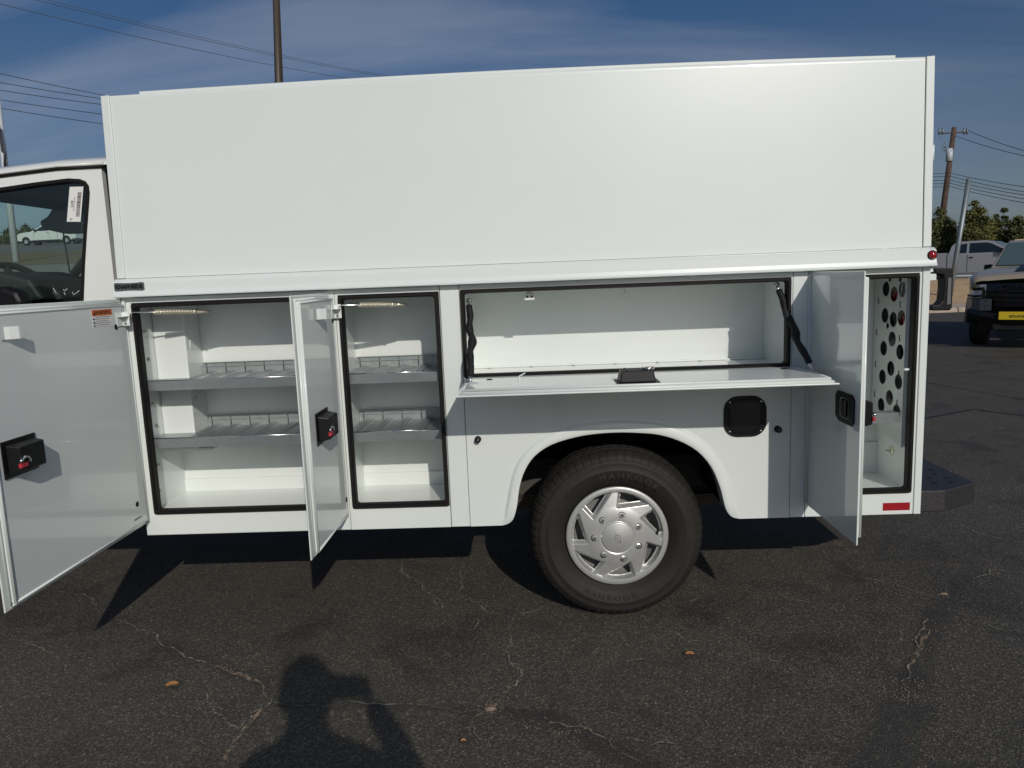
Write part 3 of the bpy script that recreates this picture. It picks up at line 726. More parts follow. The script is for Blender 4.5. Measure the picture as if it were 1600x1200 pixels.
# drop-down hatch --------------------------------------------------------
HT = MB().box(1.472, 2.902, -.412, -.006, 1.0985, 1.1045).build('hatch', PAINT, T, .0018)
MB().box(1.494, 2.880, -.388, -.026, 1.105, 1.122).build('inner_pan', PAINT_IN, HT, .004)
b = MB()
b.tube([(1.498, -.386, 1.1195), (2.876, -.386, 1.1195)], .0055, 10); b.tube([(1.488, -.398, 1.109), (2.886, -.398, 1.109)], .0050, 10)
for x, dx in ((1.498, -.010), (2.876, .010)):
    b.tube([(x, -.386, 1.1195), (x, -.03, 1.1195)], .0045, 10); b.tube([(x + dx, -.39, 1.109), (x + dx, -.03, 1.109)], .0042, 10)
b.build('edge_bead', PAINT, HT)
MB().tube([(1.48, -.004, 1.106), (2.895, -.004, 1.106)], .0065, 10).build('piano_hinge', PAINT, HT)
latch_box(HT, (2.085, -.245, 1.1205), (1, 0, 0), (0, -1, 0), (0, 0, 1))
for x, y in ((1.585, -.115), (2.80, -.10)):
    MB().lathe([(0, .0025), (.012, .002), (.014, 0)], (x, y, 1.1222), 2, 16).build('rubber_plug', PLASTIC, HT)
k = MB(); k.box(1.700, 1.745, -.262, -.240, 1.1222, 1.125); k.tube([(1.712, -.25, 1.125), (1.712, -.25, 1.150), (1.735, -.22, 1.158)], .003, 6); k.build('catch_tab', PAINT_IN, HT, .001)
def cable(a, e, sag, seed):
    random.seed(seed); a, e = Vector(a), Vector(e); n = 26; pts = []; rr_ = []
    for k in range(n + 1):
        u = k / n; q = a.lerp(e, u); wob = math.sin(u * math.pi)
        q += Vector((sag[0] * math.sin(math.pi * u) + .006 * math.sin(u * 15) * wob, sag[1] * math.sin(math.pi * u), sag[2] * math.sin(2 * math.pi * u)))
        pts.append(q); rr_.append(.0128 * (1 + .22 * math.sin(u * 29 + seed) * wob + .25 * math.exp(-((u - .55) / .16) ** 2)))
    c = MB().tube(pts, rr_, 12).build('hatch_strap', SLEEVE, T)
    # braid threads wound round the sleeve
    th = MB()
    for s_ in (1, -1):
        for ph in (0, 2.1, 4.2):
            tp = []
            for k in range(160):
                u = k / 159; i = min(n - 1, int(u * n)); f_ = u * n - i; q = pts[i].lerp(pts[i + 1], f_); r_ = rr_[i] + .0004
                d = (pts[i + 1] - pts[i]).normalized(); uu = d.cross(Vector((1, .2, 0))).normalized(); ww = d.cross(uu); an = s_ * u * 75 + ph
                tp.append(q + (uu * math.cos(an) + ww * math.sin(an)) * r_)
            th.tube(tp, .0009, 4)
    th.build('braid', PLASTIC, c)
    b = MB(); b.tube([a + (a - e).normalized() * .022, a - (a - e).normalized() * .004], .0065, 8); b.lathe([(.004, -.003), (.013, -.003), (.013, .003), (.004, .003)], a + (a - e).normalized() * .026, 1, 12)
    b.build('strap_eye', CHROME, c)
    b = MB(); b.tube([e - (e - a).normalized() * .004, e + (e - a).normalized() * .034], [.0075, .006], 8); b.box(e.x - .006, e.x + .03, e.y - .03, e.y - .004, 1.1222, 1.126)
    b.build('strap_eye', CHROME, c)
cable((2.820, .035, 1.442), (2.890, -.135, 1.150), (-.004, .012, .003), 3)
cable((1.500, .045, 1.425), (1.512, -.175, 1.150), (.004, .015, -.004), 5)
random.seed(11)
# bracket plates, hooks and pale pips painted as light through holes inside the long compartment
b = MB(); b.prism([(1.741, 1.440), (1.783, 1.440), (1.783, 1.467), (1.741, 1.467)], 1, .045, .048); b.box(1.741, 1.783, .048, .09, 1.4655, 1.4675); b.box(1.750, 1.774, .0855, .088, 1.4675, 1.4965)
bk = b.build('bracket_plate', PAPER, T)
b = MB()
for x in (1.752, 1.772): b.lathe([(0, -.0006), (.0048, -.0006), (.0048, 0)], (x, .0448, 1.4535), 1, 12)
b.build('bolt', INK, bk)
b = MB(); b.tube([(2.170, .06, 1.4965), (2.170, .06, 1.465), (2.173, .058, 1.452), (2.176, .06, 1.464)], .0032, 6); b.build('hook', PAPER, T)
b = MB()
for k in range(9):
    z = 1.375 - k * .031; b.box(2.8625, 2.8638, .325, .333, z, z + .007)
    if k > 3: b.box(2.8625, 2.8638, .075, .081, z - .02, z - .012); b.box(2.846 - .02, 2.848 - .02 + .003, .3685, .3697, z, z + .006)
b.build('perforation_light', PAPER, T)
b = MB()
for k in range(7): b.lathe([(0, -.004), (.006, -.003), (.008, 0)], (1.56 + .2 * k, .35 - .002, 1.1165), 2, 8)
b.box(1.468, 2.862, .352, .3695, 1.1125, 1.1195); b.build('floor_flange', PAINT_IN, T, .002)

# rear compartment: perforated panel on the right hand wall
holes = [(268, 188, 1), (343, 238, 1), (430, 195, 1), (258, 438, 1), (336, 475, 1), (417, 460, 1), (325, 658, 1), (245, 745, 1), (398, 780, 1), (312, 934, 1), (234, 1012, 1), (384, 1060, 1), (300, 1327, 1), (222, 1398, 1), (368, 1437, 1),
         (305, 93, .4), (402, 95, .4), (283, 533, .36)]
XP = 3.362; hc = []
holes = holes[:12] + [(300, 1207 + 0, 1)] + [(222, 1398 - 120, 1), (368, 1340, 1)] + holes[15:]
for hx, hy, s_ in holes:
    q = at(1340 + hx / 6, 420 + hy / 6, 0, XP); hc.append((q.y, q.z, .0335 * s_ if s_ == 1 else .014))
me = bpy.data.meshes.new('tmp'); bm = bmesh.new()
def addloop(pts):
    vs = [bm.verts.new((XP, y, z)) for y, z in pts]; return [bm.edges.new((vs[i], vs[(i + 1) % len(vs)])) for i in range(len(vs))]
outline = [(.045, .735), (.338, .800), (.338, 1.490), (.045, 1.490)]
ed = addloop(outline)
for y, z, r in hc:
    y = min(max(y, .045 + r + .006), .338 - r - .006); z = min(z, 1.484 - r)
    ed += addloop([(y + r * math.cos(R(15 * k)), z + r * math.sin(R(15 * k))) for k in range(24)])
bmesh.ops.triangle_fill(bm, edges=ed, use_beauty=True, use_dissolve=False)
bm.normal_update(); bm.to_mesh(me); bm.free(); me.materials.append(mat('shaded_panel_paint', (.52, .56, .54), .4, coat=.4, vary=(5, .05))); me.name = 'perforated_panel'  # darker than the liner: the compartment's shade is put into the panel colour
pp = bpy.data.objects.new('perforated_panel', me); COL.objects.link(pp); put(pp, T)
so_ = pp.modifiers.new('solid', 'SOLIDIFY'); so_.thickness = .0025; so_.offset = 0
MB().box(XP + .001, 3.3945, .047, .0495, .74, 1.489).build('panel_flange', PAINT_IN, T)
b = MB()
for y, z in ((.09, 1.36), (.29, 1.37), (.085, 1.215), (.30, 1.225), (.08, 1.06), (.30, 1.075), (.085, .93), (.30, .935)):
    b.tube([(XP - .002, y + .009 * math.cos(a), z + .015 * math.sin(a)) for a in [R(50 - 25 * k) for k in range(6)]], .0022, 5)
b.build('stamped_tab', INK, pp)
MB().box(3.391, 3.3945, .055, .336, .80, 1.487).build('panel_cavity', CAVITY, T)
b = MB(); b.lathe([(0, -.006), (.030, -.005), (.036, 0)], (3.390, .11, 1.285), 0, 20); b.lathe([(0, -.006), (.026, -.005), (.030, 0)], (3.390, .215, 1.385), 0, 20); b.build('lamp_back', RED, T)
b = MB(); b.tube([(3.372, .10, 1.47), (3.371, .115, 1.40), (3.372, .085, 1.36)], .002, 5); b.tube([(3.372, .085, 1.47), (3.371, .075, 1.41), (3.372, .105, 1.37)], .002, 5); b.build('wiring', PAPER, T)
b = MB()
for (y, z) in ((.12, 1.20), (.20, 1.30), (.2, 1.02)): b.tube([(3.378, y - .03, z - .09), (3.376, y + .01, z), (3.378, y + .03, z + .09)], .009, 6)
b.tube([(3.10, .20, .85), (3.11, .19, .78), (3.125, .17, .745)], .007, 8); b.tube([(3.19, .22, .85), (3.185, .21, .79), (3.135, .18, .752)], .010, 8); b.lathe([(0, -.02), (.022, -.018), (.026, 0), (.02, .012), (0, .014)], (3.128, .165, .742), 1, 14)
b.build('wiring', PLASTIC, T)
b = MB(); q = at(1393, 704, 0, 3.3945); b.lathe([(0, -.004), (.020, -.003), (.022, 0)], (3.3945, q.y, q.z), 0, 16); b.tube([(3.3945, q.y, q.z), (3.365, q.y, q.z)], .004, 6); b.build('bolt', ZINC, T)
b = MB(); b.tube([(3.387, .02, 1.085), (3.345, .012, 1.086)], .006, 8); b.box(3.380, 3.387, .015, .03, 1.06, 1.11); b.build('latch_striker', PAINT_IN, T, .001)

# things on the skin
def rp_plate(name, cx, cz, poly, y0, y1, m, bevel, parent=T): return MB().prism([(cx + x, cz + z) for x, z in poly], 1, y0, y1).build(name, m, parent, bevel)
fo = rrect(-.091, .091, -.089, .089, .060, 6)
fb = rp_plate('fuel_filler', 2.671, .909, fo, -.010, .0, PLASTIC, .004)
fi = rrect(-.068, .068, -.072, .072, .040, 6)
b = MB(); b.grid([[Vector((2.671 + x * s_, y, .909 + z * s_)) for x, z in fi] for s_, y in ((1.06, -.0105), (1.0, -.0125), (.94, -.0125), (.90, -.0105))], False, True); b.build('filler_ring', GLOSSBLK, fb)
MB().prism([(2.671 + x * .9, .909 + z * .9) for x, z in fi], 1, -.0112, -.0103).build('filler_door', GLOSSBLK, fb, .0003)
b = MB()
for dx in (-.066, .066):
    for dz in (-.064, .064): b.lathe([(0, -.0025), (.004, -.002), (.005, 0)], (2.671 + dx, -.0102, .909 + dz), 1, 10)
b.build('screw', CHROME, fb)
for x, z in ((1.516, .845), (2.811, .848)):
    kb = MB().lathe([(0, -.027), (.0095, -.027), (.0125, -.024), (.0130, -.015), (.0100, -.012), (.0100, -.006), (.0145, -.005), (.0150, 0)], (x, 0, z), 1, 20).build('bump_stop', PLASTIC, T)
    MB().lathe([(0, -.0008), (.004, -.0006), (.0045, 0)], (x, -.0272, z), 1, 10).build('screw', BADGE, kb)
MB().box(3.270, 3.386, -.0012, -.0001, .469, .5035).build('red_reflector', REDREF, T)
mk = MB().lathe([(0, -.014), (.008, -.013), (.014, -.009), (.017, 0)], (3.420, -.031, 1.563), 1, 24).build('marker_light', RED, T)
MB().lathe([(.017, -.003), (.0195, -.002), (.0200, .001)], (3.420, -.0315, 1.563), 1, 24).build('light_ring', GASKET, mk)
# maker's badge with raised lettering
bd = []
for k in range(13):
    u = k / 12; bd.append((-.001 + .130 * u, 1.578 + .0035 * (2 * u - 1) ** 2 - (.004 if k in (0, 12) else 0)))
for k in range(13):
    u = 1 - k / 12; bd.append((-.001 + .130 * u, 1.546 - .0035 * (2 * u - 1) ** 2 + (.004 if k in (0, 12) else 0)))
bg_ = MB().prism(bd, 1, -.0335, -.0295).build('badge', BADGE, T, .0008)
text_mesh('badge_lettering', 'KNAPHEIDE', .0235, INK, bg_, lambda u, v, w: (.064 + u * .94, -.0345 - w, 1.562 + v * (1.0 + 2.2 * abs(u) ** 1.3)), extrude=.0009, bold=.0013)

# wheel -------------------------------------------------------------------
WX, WZ, WR = 2.115, .382, .387
def tyre_prof():
    # (radius, y)
    return [(.205, .055), (.214, .040), (.228, .035), (.250, .024), (.280, .0175), (.300, .0165), (.3035, .0145), (.307, .0165), (.330, .022), (.336, .0205), (.342, .026), (.353, .036), (.357, .0375), (.366, .052), (.371, .060),
            (.3765, .072), (.3800, .084), (.3802, .090), (.3725, .0915), (.3725, .098), (.3825, .100), (.3835, .122), (.3755, .124), (.3755, .131), (.3840, .133), (.3840, .158), (.3755, .160), (.3755, .167), (.3830, .169), (.3820, .190), (.3725, .192), (.3725, .199), (.3800, .200), (.3765, .218), (.353, .250), (.28, .268), (.214, .250), (.205, .235)]
def bulge(P):
    return [(r_ + max(0, r_ - .28) * .065, h - .028 * sstep(.225, .27, r_) * (1 if h < .14 else 0) - (.014 if .14 <= h < .2 else 0)) for r_, h in P]
def sipes(i, j, r, h):
    if 11 <= i <= 17 and j % 8 == 0: return (r - .0065, h + .002)
    if 20 <= i <= 21 and (j + 3) % 8 == 0: return (r - .004, h)
    if 24 <= i <= 25 and (j + 5) % 8 == 0: return (r - .004, h)
    return (r, h)
wheel = MB().lathe([(.06, .085), (.12, .090), (.165, .110), (.185, .095), (.205, .070), (.212, .045), (.208, .245)], (WX, 0, WZ), 1, 64).build('wheel', STEELW, T)
MB().lathe(bulge(tyre_prof()), (WX, 0, WZ), 1, 60 * 8, True, sipes).build('tyre', TYRE, wheel)
def arc_text(body, rad, mid, size, flip):
    def to(u, v, w):
        a = R(mid) + (u / rad if flip else -u / rad); r_ = rad - v if flip else rad + v
        return (WX + r_ * math.cos(a), .0170 - .028 * sstep(.225, .27, r_) - w + max(0, (abs(r_ - .290) - .012)) * .14, WZ + r_ * math.sin(a))
    return text_mesh('tyre_lettering', body, size, TYRE_TXT, wheel, to, .0009, bold=.001)
arc_text('H A N K O O K', .283, 78, .040, False)
arc_text('H A N K O O K', .283, 262, .036, True)
# hubcap: pressed disc with seven slanted windows
HR_ = .2235; HY = -.002
def hub_y(r):
    tab = [(0, .0), (.60, .0), (.6001, .0)]
    r_ = r / HR_
    if r_ < .315: y = -.021 - .010 * math.cos(r_ / .315 * math.pi / 2)
    elif r_ < .335: y = -.012
    elif r_ < .62: y = -.016 + .010 * ((r_ - .335) / .285) ** 2
    elif r_ < .90: y = -.006 + .014 * (r_ - .62) / .28
    elif r_ < .93: y = .008 - .010 * (r_ - .90) / .03
    elif r_ < .985: y = -.002 + .004 * ((r_ - .93) / .055)
    else: y = .002 + .012 * (r_ - .985) / .015
    return HY + y + .014
def pdist(p_, poly):
    x, y = p_; ins = True; dmin = 1e9; sgn = None
    for i in range(len(poly)):
        ax, ay = poly[i]; bx, by = poly[(i + 1) % len(poly)]; ex, ey = bx - ax, by - ay; L = math.hypot(ex, ey)
        c = ((x - ax) * ey - (y - ay) * ex) / L
        t_ = max(0, min(1, ((x - ax) * ex + (y - ay) * ey) / L / L)); dmin = min(dmin, math.hypot(x - ax - ex * t_, y - ay - ey * t_))
        if c < 0: ins = False
    return dmin if ins else -dmin
wins = []
for k in range(7):
    a0 = 88 + 360 / 7 * k
    def pl(r_, a): return (r_ * HR_ * math.cos(R(a)), r_ * HR_ * math.sin(R(a)))
    w_ = [pl(.60, a0 + 1), pl(.905, a0 - 2), pl(.905, a0 - 12), pl(.905, a0 - 21), pl(.905, a0 - 31), pl(.885, a0 - 42)]
    wins.append(w_)
b = MB(); NR, NA = 84, 504; vs = []; mk_ = {}
for i in range(NR + 1):
    r = HR_ * i / NR
    for j in range(NA):
        a = 2 * math.pi * j / NA; x, z = r * math.cos(a), r * math.sin(a); y = hub_y(r)
        if .58 * HR_ < r < .95 * HR_:
            d = max(pdist((x, z), w_) for w_ in wins)
            if d > -.006:
                s_ = sstep(-.006, .0075, d); y += .026 * s_
            mk_[(i, j)] = d
        vs.append((WX + x, y, WZ + z))
fs = []
for i in range(NR):
    for j in range(NA):
        ds = [mk_.get((i, j), -1), mk_.get((i + 1, j), -1), mk_.get((i, (j + 1) % NA), -1), mk_.get((i + 1, (j + 1) % NA), -1)]
        if min(ds) > .0078: continue
        fs.append((i * NA + j, i * NA + (j + 1) % NA, (i + 1) * NA + (j + 1) % NA, (i + 1) * NA + j))
b.add(vs, fs, True)
hubo = b.build('hubcap', HUB, wheel)
MB().lathe([(.205, .012), (.222, .010), (.2275, .014), (.2275, .02), (.222, .024)], (WX, HY, WZ), 1, 96).build('hubcap_rim', HUB, wheel)
for k in range(7):
    a = R(78 + 360 / 7 * k); r_ = .101; cx, cz = WX + r_ * math.cos(a), WZ + r_ * math.sin(a); y0 = hub_y(.101)
    MB().lathe([(.0125, .003), (.0150, -.0014), (.0168, .002)], (cx, y0, cz), 1, 18).build('nut_recess', INK, wheel)
    nu = MB().lathe([(0, -.0145), (.005, -.0142), (.0085, -.0110), (.0108, -.006), (.0118, .004)], (cx, y0, cz), 1, 6, False).build('wheel_nut', CHROME, wheel)
# valve stem and maker's oval on the cap
MB().tube([(WX + .186, .04, WZ + .012), (WX + .176, .005, WZ + .008)], .0042, 8).build('valve', PLASTIC, wheel)
ang = R(-74)
def on_cap(u, v, w):
    x = u * math.cos(ang) - v * math.sin(ang); z = u * math.sin(ang) + v * math.cos(ang)
    return (WX + x, hub_y(math.hypot(x, z)) - .0002 - w, WZ + z)
b = MB(); b.tube([on_cap(.0255 * math.cos(2 * math.pi * k / 36), .0105 * math.sin(2 * math.pi * k / 36), .0004) for k in range(37)], .0009, 5, False); b.build('oval_emblem', CHROME, wheel)
text_mesh('emblem_lettering', 'Ford', .019, CHROME, wheel, lambda u, v, w: on_cap(u, v * .85, w), .0005, bold=.0002)
# inner far wheel of the same axle, seen only in the dark under the body
b = MB().lathe(tyre_prof(), (WX, 0, WZ), 1, 64); 
b.v = [(x, 2.10 - y, z) for x, y, z in b.v]; b.build('tyre', TYRE, wheel)

# rear step bumper and grab handle -----------------------------------------
stp = [(3.434, .02), (3.546, .02), (3.735, .125), (3.735, 2.02), (3.434, 2.02)]
sx = MB().prism(stp, 2, .450, .547).build('rear_step', STEP, T, .006)
b = MB(); random.seed(4)
for ix in range(3):
    for iy in range(7):
        x = 3.485 + ix * .075 + (iy % 2) * .02; y = .13 + iy * .07; b.lathe([(0, .0004), (.0085, .0004)], (x, y, .5472), 2, 8); b.lathe([(.0085, 0), (.0105, .003), (.0115, 0)], (x, y, .547), 2, 8)
b.build('tread_hole', INK, sx)
b = MB(); b.box(3.434, 3.47, .2, 1.9, .50, .66); b.build('rear_sill', CHASSIS, T)
# D-shaped grab handle on the rear corner
gy = .22
def gp(px, py): q = at(px, py, 1, gy); return q
b = MB()
oc = [gp(*q) for q in [(1460, 418.5), (1486, 418.5), (1489.5, 421), (1490, 428), (1488, 481), (1485, 485), (1459, 485.5), (1456, 482), (1456, 477), (1467, 476.5), (1473.5, 470), (1475.5, 452), (1476, 436), (1474, 429), (1462, 428)]]
gh = MB().prism([(q.x, q.z) for q in oc], 1, gy, gy + .06).build('grab_handle', PLASTIC, T, .005)
MB().prism([(q.x, q.z) for q in [gp(1481, 434), gp(1486, 434), gp(1484.5, 475), gp(1479, 476)]], 1, gy - .004, gy - .0002).build('handle_inlay', BADGE, gh)
b = MB(); q0, q1 = gp(1448, 420), gp(1461, 425); b.box(3.43, q1.x, gy + .01, gy + .04, q1.z, q0.z); q0, q1 = gp(1450, 428), gp(1464, 438); b.box(3.43, q1.x, gy + .005, gy + .045, q1.z, q0.z)
b.build('handle_bracket', PAINT, T, .002)
q = gp(1467, 433); MB().tube([(q.x - .03, gy + .02, q.z), (q.x + .02, gy + .02, q.z)], .010, 8).build('handle_pivot', PLASTIC, T)

# cab -----------------------------------------------------------------------
YC = .17
def cp(px, py, y=YC): return at(px, py, 1, y)
wo_ = [cp(134, 468), cp(136, 415), cp(139, 365), cp(142, 325), (cp(143.5, 302)), cp(142, 291), cp(137, 284), cp(128, 280.5), cp(110, 279.5), cp(60, 285.5), cp(0, 294.5)]
zt_w = wo_[-1].z
# window opening polygon in (x,z), going round: bottom right, up, top, to far front, down the A pillar
wp = [(wo_[0].x - .0, 1.44)] + [(q.x, q.z) for q in wo_] + [(-.80, zt_w - .004), (-.98, 1.93), (-1.22, 1.60), (-1.25, 1.50), (-1.22, 1.44)]
zr = cp(100, 266).z
zr0 = cp(0, 275).z
cab_out = [(-.105, .52), (-.105, zr + .012), (-.30, zr + .008), (-.70, zr0 - .01), (-.98, zr0 - .05), (-1.16, 1.86), (-1.50, 1.47), (-2.45, 1.30), (-2.62, 1.10), (-2.62, .55), (-2.30, .52)]
b = MB(); me = bpy.data.meshes.new('cab_side'); bm = bmesh.new()
def loopxz(pts, y):
    vs = [bm.verts.new((x, y, z)) for x, z in pts]; return [bm.edges.new((vs[i], vs[(i + 1) % len(vs)])) for i in range(len(vs))]
bmesh.ops.triangle_fill(bm, edges=loopxz(cab_out, YC) + loopxz(wp, YC), use_beauty=True); bm.to_mesh(me); bm.free(); me.materials.append(CABPAINT)
cab = bpy.data.objects.new('cab_side', me); COL.objects.link(cab); put(cab, T); mo = cab.modifiers.new('solid', 'SOLIDIFY'); mo.thickness = .03; mo.offset = 0
# far side, same outline
b = MB(); me2 = me.copy(); c2 = bpy.data.objects.new('cab_side', me2); COL.objects.link(c2); c2.parent = T; c2.location = -T.location + Vector((0, 1.80, 0)); mo = c2.modifiers.new('solid', 'SOLIDIFY'); mo.thickness = .03; mo.offset = 0
# roof: rises over the drip rail
rows = []
for x, z in [(-.07, zr + .010), (-.30, zr + .008), (-.70, zr0 - .008), (-1.00, zr0 - .035), (-1.08, zr0 - .075)]:
    rows.append([Vector((x, YC + dy, z + dz)) for dy, dz in ((-.018, .004), (-.010, .020), (.02, .038), (.09, .056), (.30, .070), (.95, .078), (1.50, .070), (1.70, .056), (1.78, .038), (1.81, .020), (1.82, .004))])
MB().grid(rows).build('cab_roof', CABPAINT, T)
dr = MB(); dr.tube([(-.09, YC - .020, zr + .006), (-.30, YC - .020, zr + .004), (-.70, YC - .020, zr0 - .014), (-.98, YC - .020, zr0 - .054)], .0065, 8); dr.build('drip_rail', GASKET, T)
dr = MB(); dr.tube([(-.09, YC - .019, zr + .019), (-.30, YC - .019, zr + .017), (-.70, YC - .019, zr0 - .001), (-.98, YC - .019, zr0 - .04)], .008, 8); dr.build('drip_rail', CABPAINT, T)
# rubber channel round the window and the pane
def ring(pts, grow):
    cx = sum(q[0] for q in pts) / len(pts); cz = sum(q[1] for q in pts) / len(pts); out = []
    n = len(pts)
    for i in range(n):
        a, q, c = Vector(pts[i - 1]), Vector(pts[i]), Vector(pts[(i + 1) % n]); e = ((q - a).normalized() + (c - q).normalized()).normalized(); nn = Vector((e.y, -e.x))
        if nn.dot(q - Vector((cx, cz))) < 0: nn = -nn
        out.append((q.x + nn.x * grow, q.y + nn.y * grow))
    return out
b = MB(); b.grid([[Vector((x, y, z)) for x, z in ring(wp, g_)] for g_, y in ((.001, YC - .012), (.000, YC - .019), (-.014, YC - .019), (-.019, YC - .010), (-.019, YC + .012))], False, True)
b.build('window_rubber', GASKET, T)
gi = ring(wp, -.012)
MB().prism(gi, 1, YC - .002, YC + .002).build('window_glass', GLASS, T)
MB().prism(gi, 1, YC + 1.798, YC + 1.802).build('window_glass', GLASS, T)
# windscreen and its pillars, header, floor, dash, seats
b = MB(); b.add([(-1.07, .22, zr0 - .02), (-1.07, 1.92, zr0 - .02), (-1.56, 1.92, 1.50), (-1.56, .22, 1.50)], [(0, 1, 2, 3)]); b.build('windscreen', GLASS, T)
b = MB()
for y in (.20, 1.93): b.tube([(-1.06, y, zr0 - .03), (-1.57, y, 1.49)], .030, 8)
b.tube([(-1.06, .2, zr0 - .01), (-1.06, 1.93, zr0 - .01)], .02, 8)
b.build('windscreen_pillar', INTERIOR, T)
b = MB(); b.box(-1.05, -.13, .24, 1.90, zr0 + .004, zr0 + .016); b.box(-.16, -.13, .2, 1.92, .6, zr0 - .03); b.build('headliner', INTERIOR, T)
b = MB(); b.prism([(-1.75, 1.20), (-1.02, 1.20), (-1.00, 1.50), (-1.08, 1.560), (-1.30, 1.575), (-1.70, 1.52)], 1, .20, 1.93); b.build('dashboard', INTERIOR, T)
b = MB()
q0 = at(95, 440, 1, .75); b.prism([(q0.x - .25, 1.48), (q0.x + .12, 1.52), (q0.x + .06, 1.62), (q0.x - .10, 1.665), (q0.x - .3, 1.66)], 1, .42, .95); b.build('instrument_hood', INTERIOR, T, .02)
b = MB(); b.box(-2.55, -.14, .19, 1.92, .60, .66); b.build('cab_floor', DARK, T)
for y in (.36, 1.18):
    b = MB(); b.prism([(-.72, .95), (-.25, .98), (-.20, 1.12), (-.72, 1.10)], 1, y, y + .52); b.prism([(-.30, 1.10), (-.18, 1.08), (-.165, 1.42), (-.23, 1.44)], 1, y, y + .52); b.build('seat', INTERIOR, T, .03)
sc = at(44, 462, 1, .56); b = MB()
ax_ = Vector((-.80, .12, -.58)).normalized(); u_ = ax_.cross(Vector((0, 0, 1))).normalized(); w_ = ax_.cross(u_)
b.tube([sc + (u_ * math.cos(a) + w_ * math.sin(a)) * .195 for a in [2 * math.pi * k / 40 for k in range(41)]], .0165, 10, False)
for k in (20, 160, 270): b.tube([sc + ax_ * .03, sc + (u_ * math.cos(R(k)) + w_ * math.sin(R(k))) * .19], [.03, .014], 8)
b.lathe([(0, 0)], sc, 0, 3) if False else None
b.tube([sc + ax_ * .045, sc + ax_ * .0], [.06, .05], 16); b.build('steering_wheel', INTERIOR, T)
# passenger side mirror seen through the cab
mo_ = [at(*q, 1, 2.06) for q in [(63, 346), (75, 338), (85, 322), (92, 318), (100, 312), (124, 330), (131, 350), (130, 364), (100, 365), (68, 358), (65, 352)]]
b = MB(); b.prism([(q.x, q.z) for q in mo_], 1, 2.05, 2.13); b.build('door_mirror', PLASTIC, T, .01)
p0, p1 = at(83, 330, 1, 2.05), at(88, 312, 1, 2.0); b = MB(); b.tube([p0, p1], .008, 6); p0, p1 = at(99, 365, 1, 2.0), at(109, 425, 1, 1.9); b.tube([p0, p1], .005, 6); b.build('mirror_arm', PLASTIC, T)
# driver side mirror, in front of the window
mq = at(0, 458, 1, -.02)
b = MB(); b.prism([(mq.x - .17, 1.40), (mq.x + .045, 1.42), (mq.x + .062, 1.52), (mq.x + .045, 1.56), (mq.x - .02, 1.585), (mq.x - .17, 1.58)], 1, .02, .10)
b.build('door_mirror', PLASTIC, T, .02)
b = MB(); b.tube([(mq.x - .1, .09, 1.50), (mq.x - .25, YC, 1.50)], .02, 8); b.build('mirror_arm', PLASTIC, T)
# bonnet, front wheel (left of the frame)
b = MB(); b.grid([[Vector((x, y, z + .03 * math.sin(math.pi * (y - .19) / 1.75))) for y in rng(.185, 1.955, 8)] for x, z in ((-1.50, 1.465), (-2.0, 1.40), (-2.45, 1.30), (-2.60, 1.12), (-2.62, .60))]); b.build('bonnet', CABPAINT, T)
b = MB().lathe(tyre_prof(), (-2.02, .14, WZ), 1, 64); b.build('tyre', TYRE, T)
MB().lathe([(0, .02), (.2, .03), (.215, .06)], (-2.02, .14, WZ), 1, 32).build('hubcap', HUB, T)
MB().box(-.10, -.02, .35, 1.80, .50, .70).build('cab_mount', DARK, T)
# label on the side window: barcode, number
lq = [at(109, 292, 1, YC - .004), at(130.5, 291.5, 1, YC - .004), at(126, 346.5, 1, YC - .004), at(104.5, 346.5, 1, YC - .004)]
def lab(u, v, w=0):     # u across 0..1, v down 0..1
    a = lq[0].lerp(lq[1], u); c = lq[3].lerp(lq[2], u); q = a.lerp(c, v); return Vector((q.x, YC - .0042 - w, q.z))
def quad(b, u0, u1, v0, v1, w): b.add([lab(u0, v0, w), lab(u1, v0, w), lab(u1, v1, w), lab(u0, v1, w)], [(0, 1, 2, 3)])
b = MB(); b.add([lab(0, 0, .0006), lab(1, 0, .0006), lab(1, 1, .0006), lab(0, 1, .0006), lab(0, 0, 0), lab(1, 0, 0), lab(1, 1, 0), lab(0, 1, 0)], [(0, 1, 2, 3), (7, 6, 5, 4), (0, 4, 5, 1), (1, 5, 6, 2), (2, 6, 7, 3), (3, 7, 4, 0)])
lb = b.build('window_label', PAPER, T)
b = MB(); random.seed(9); v = .16
while v < .86:
    h = random.choice((.004, .006, .009, .013)); quad(b, .62, .90, v, min(v + h, .86), .0009); v += h + random.choice((.004, .006, .008))
v = .30
while v < .70: quad(b, .40, .46, v, v + .006, .0009); v += .012
b.build('barcode', INK, lb)
def lt(u, v, w): # text running downwards
    U = .20 + (-v) / -.075; 
    return lab(.235 + v / .075, .50 + u / .20, .0008 + w)
text_mesh('label_number', '8171', .020, INK, lb, lambda u, v, w: lab(.26 - (-v) / .085, .50 + u / .20, .001), .0002, bold=.0005)
b = MB(); 
for q in ((.18, .93, .90), (.25, .96, .93), (.30, .92, .95), (.2, .95, .955)): quad(b, q[0], q[0] + .12, min(q[1:]), min(q[1:]) + .012, .0009)
b.build('label_print', INK, lb)
# grease pencil marks on the glass
b = MB()
for pl_ in ([(113, 456), (115, 461), (124, 454)], [(83, 450), (88, 458)], [(99, 452), (101, 455), (105, 451)], [(100, 457), (102, 461)]):
    b.tube([at(*q, 1, YC - .003) for q in pl_], .0012, 4)
b.build('chalk_mark', PAPER, T)

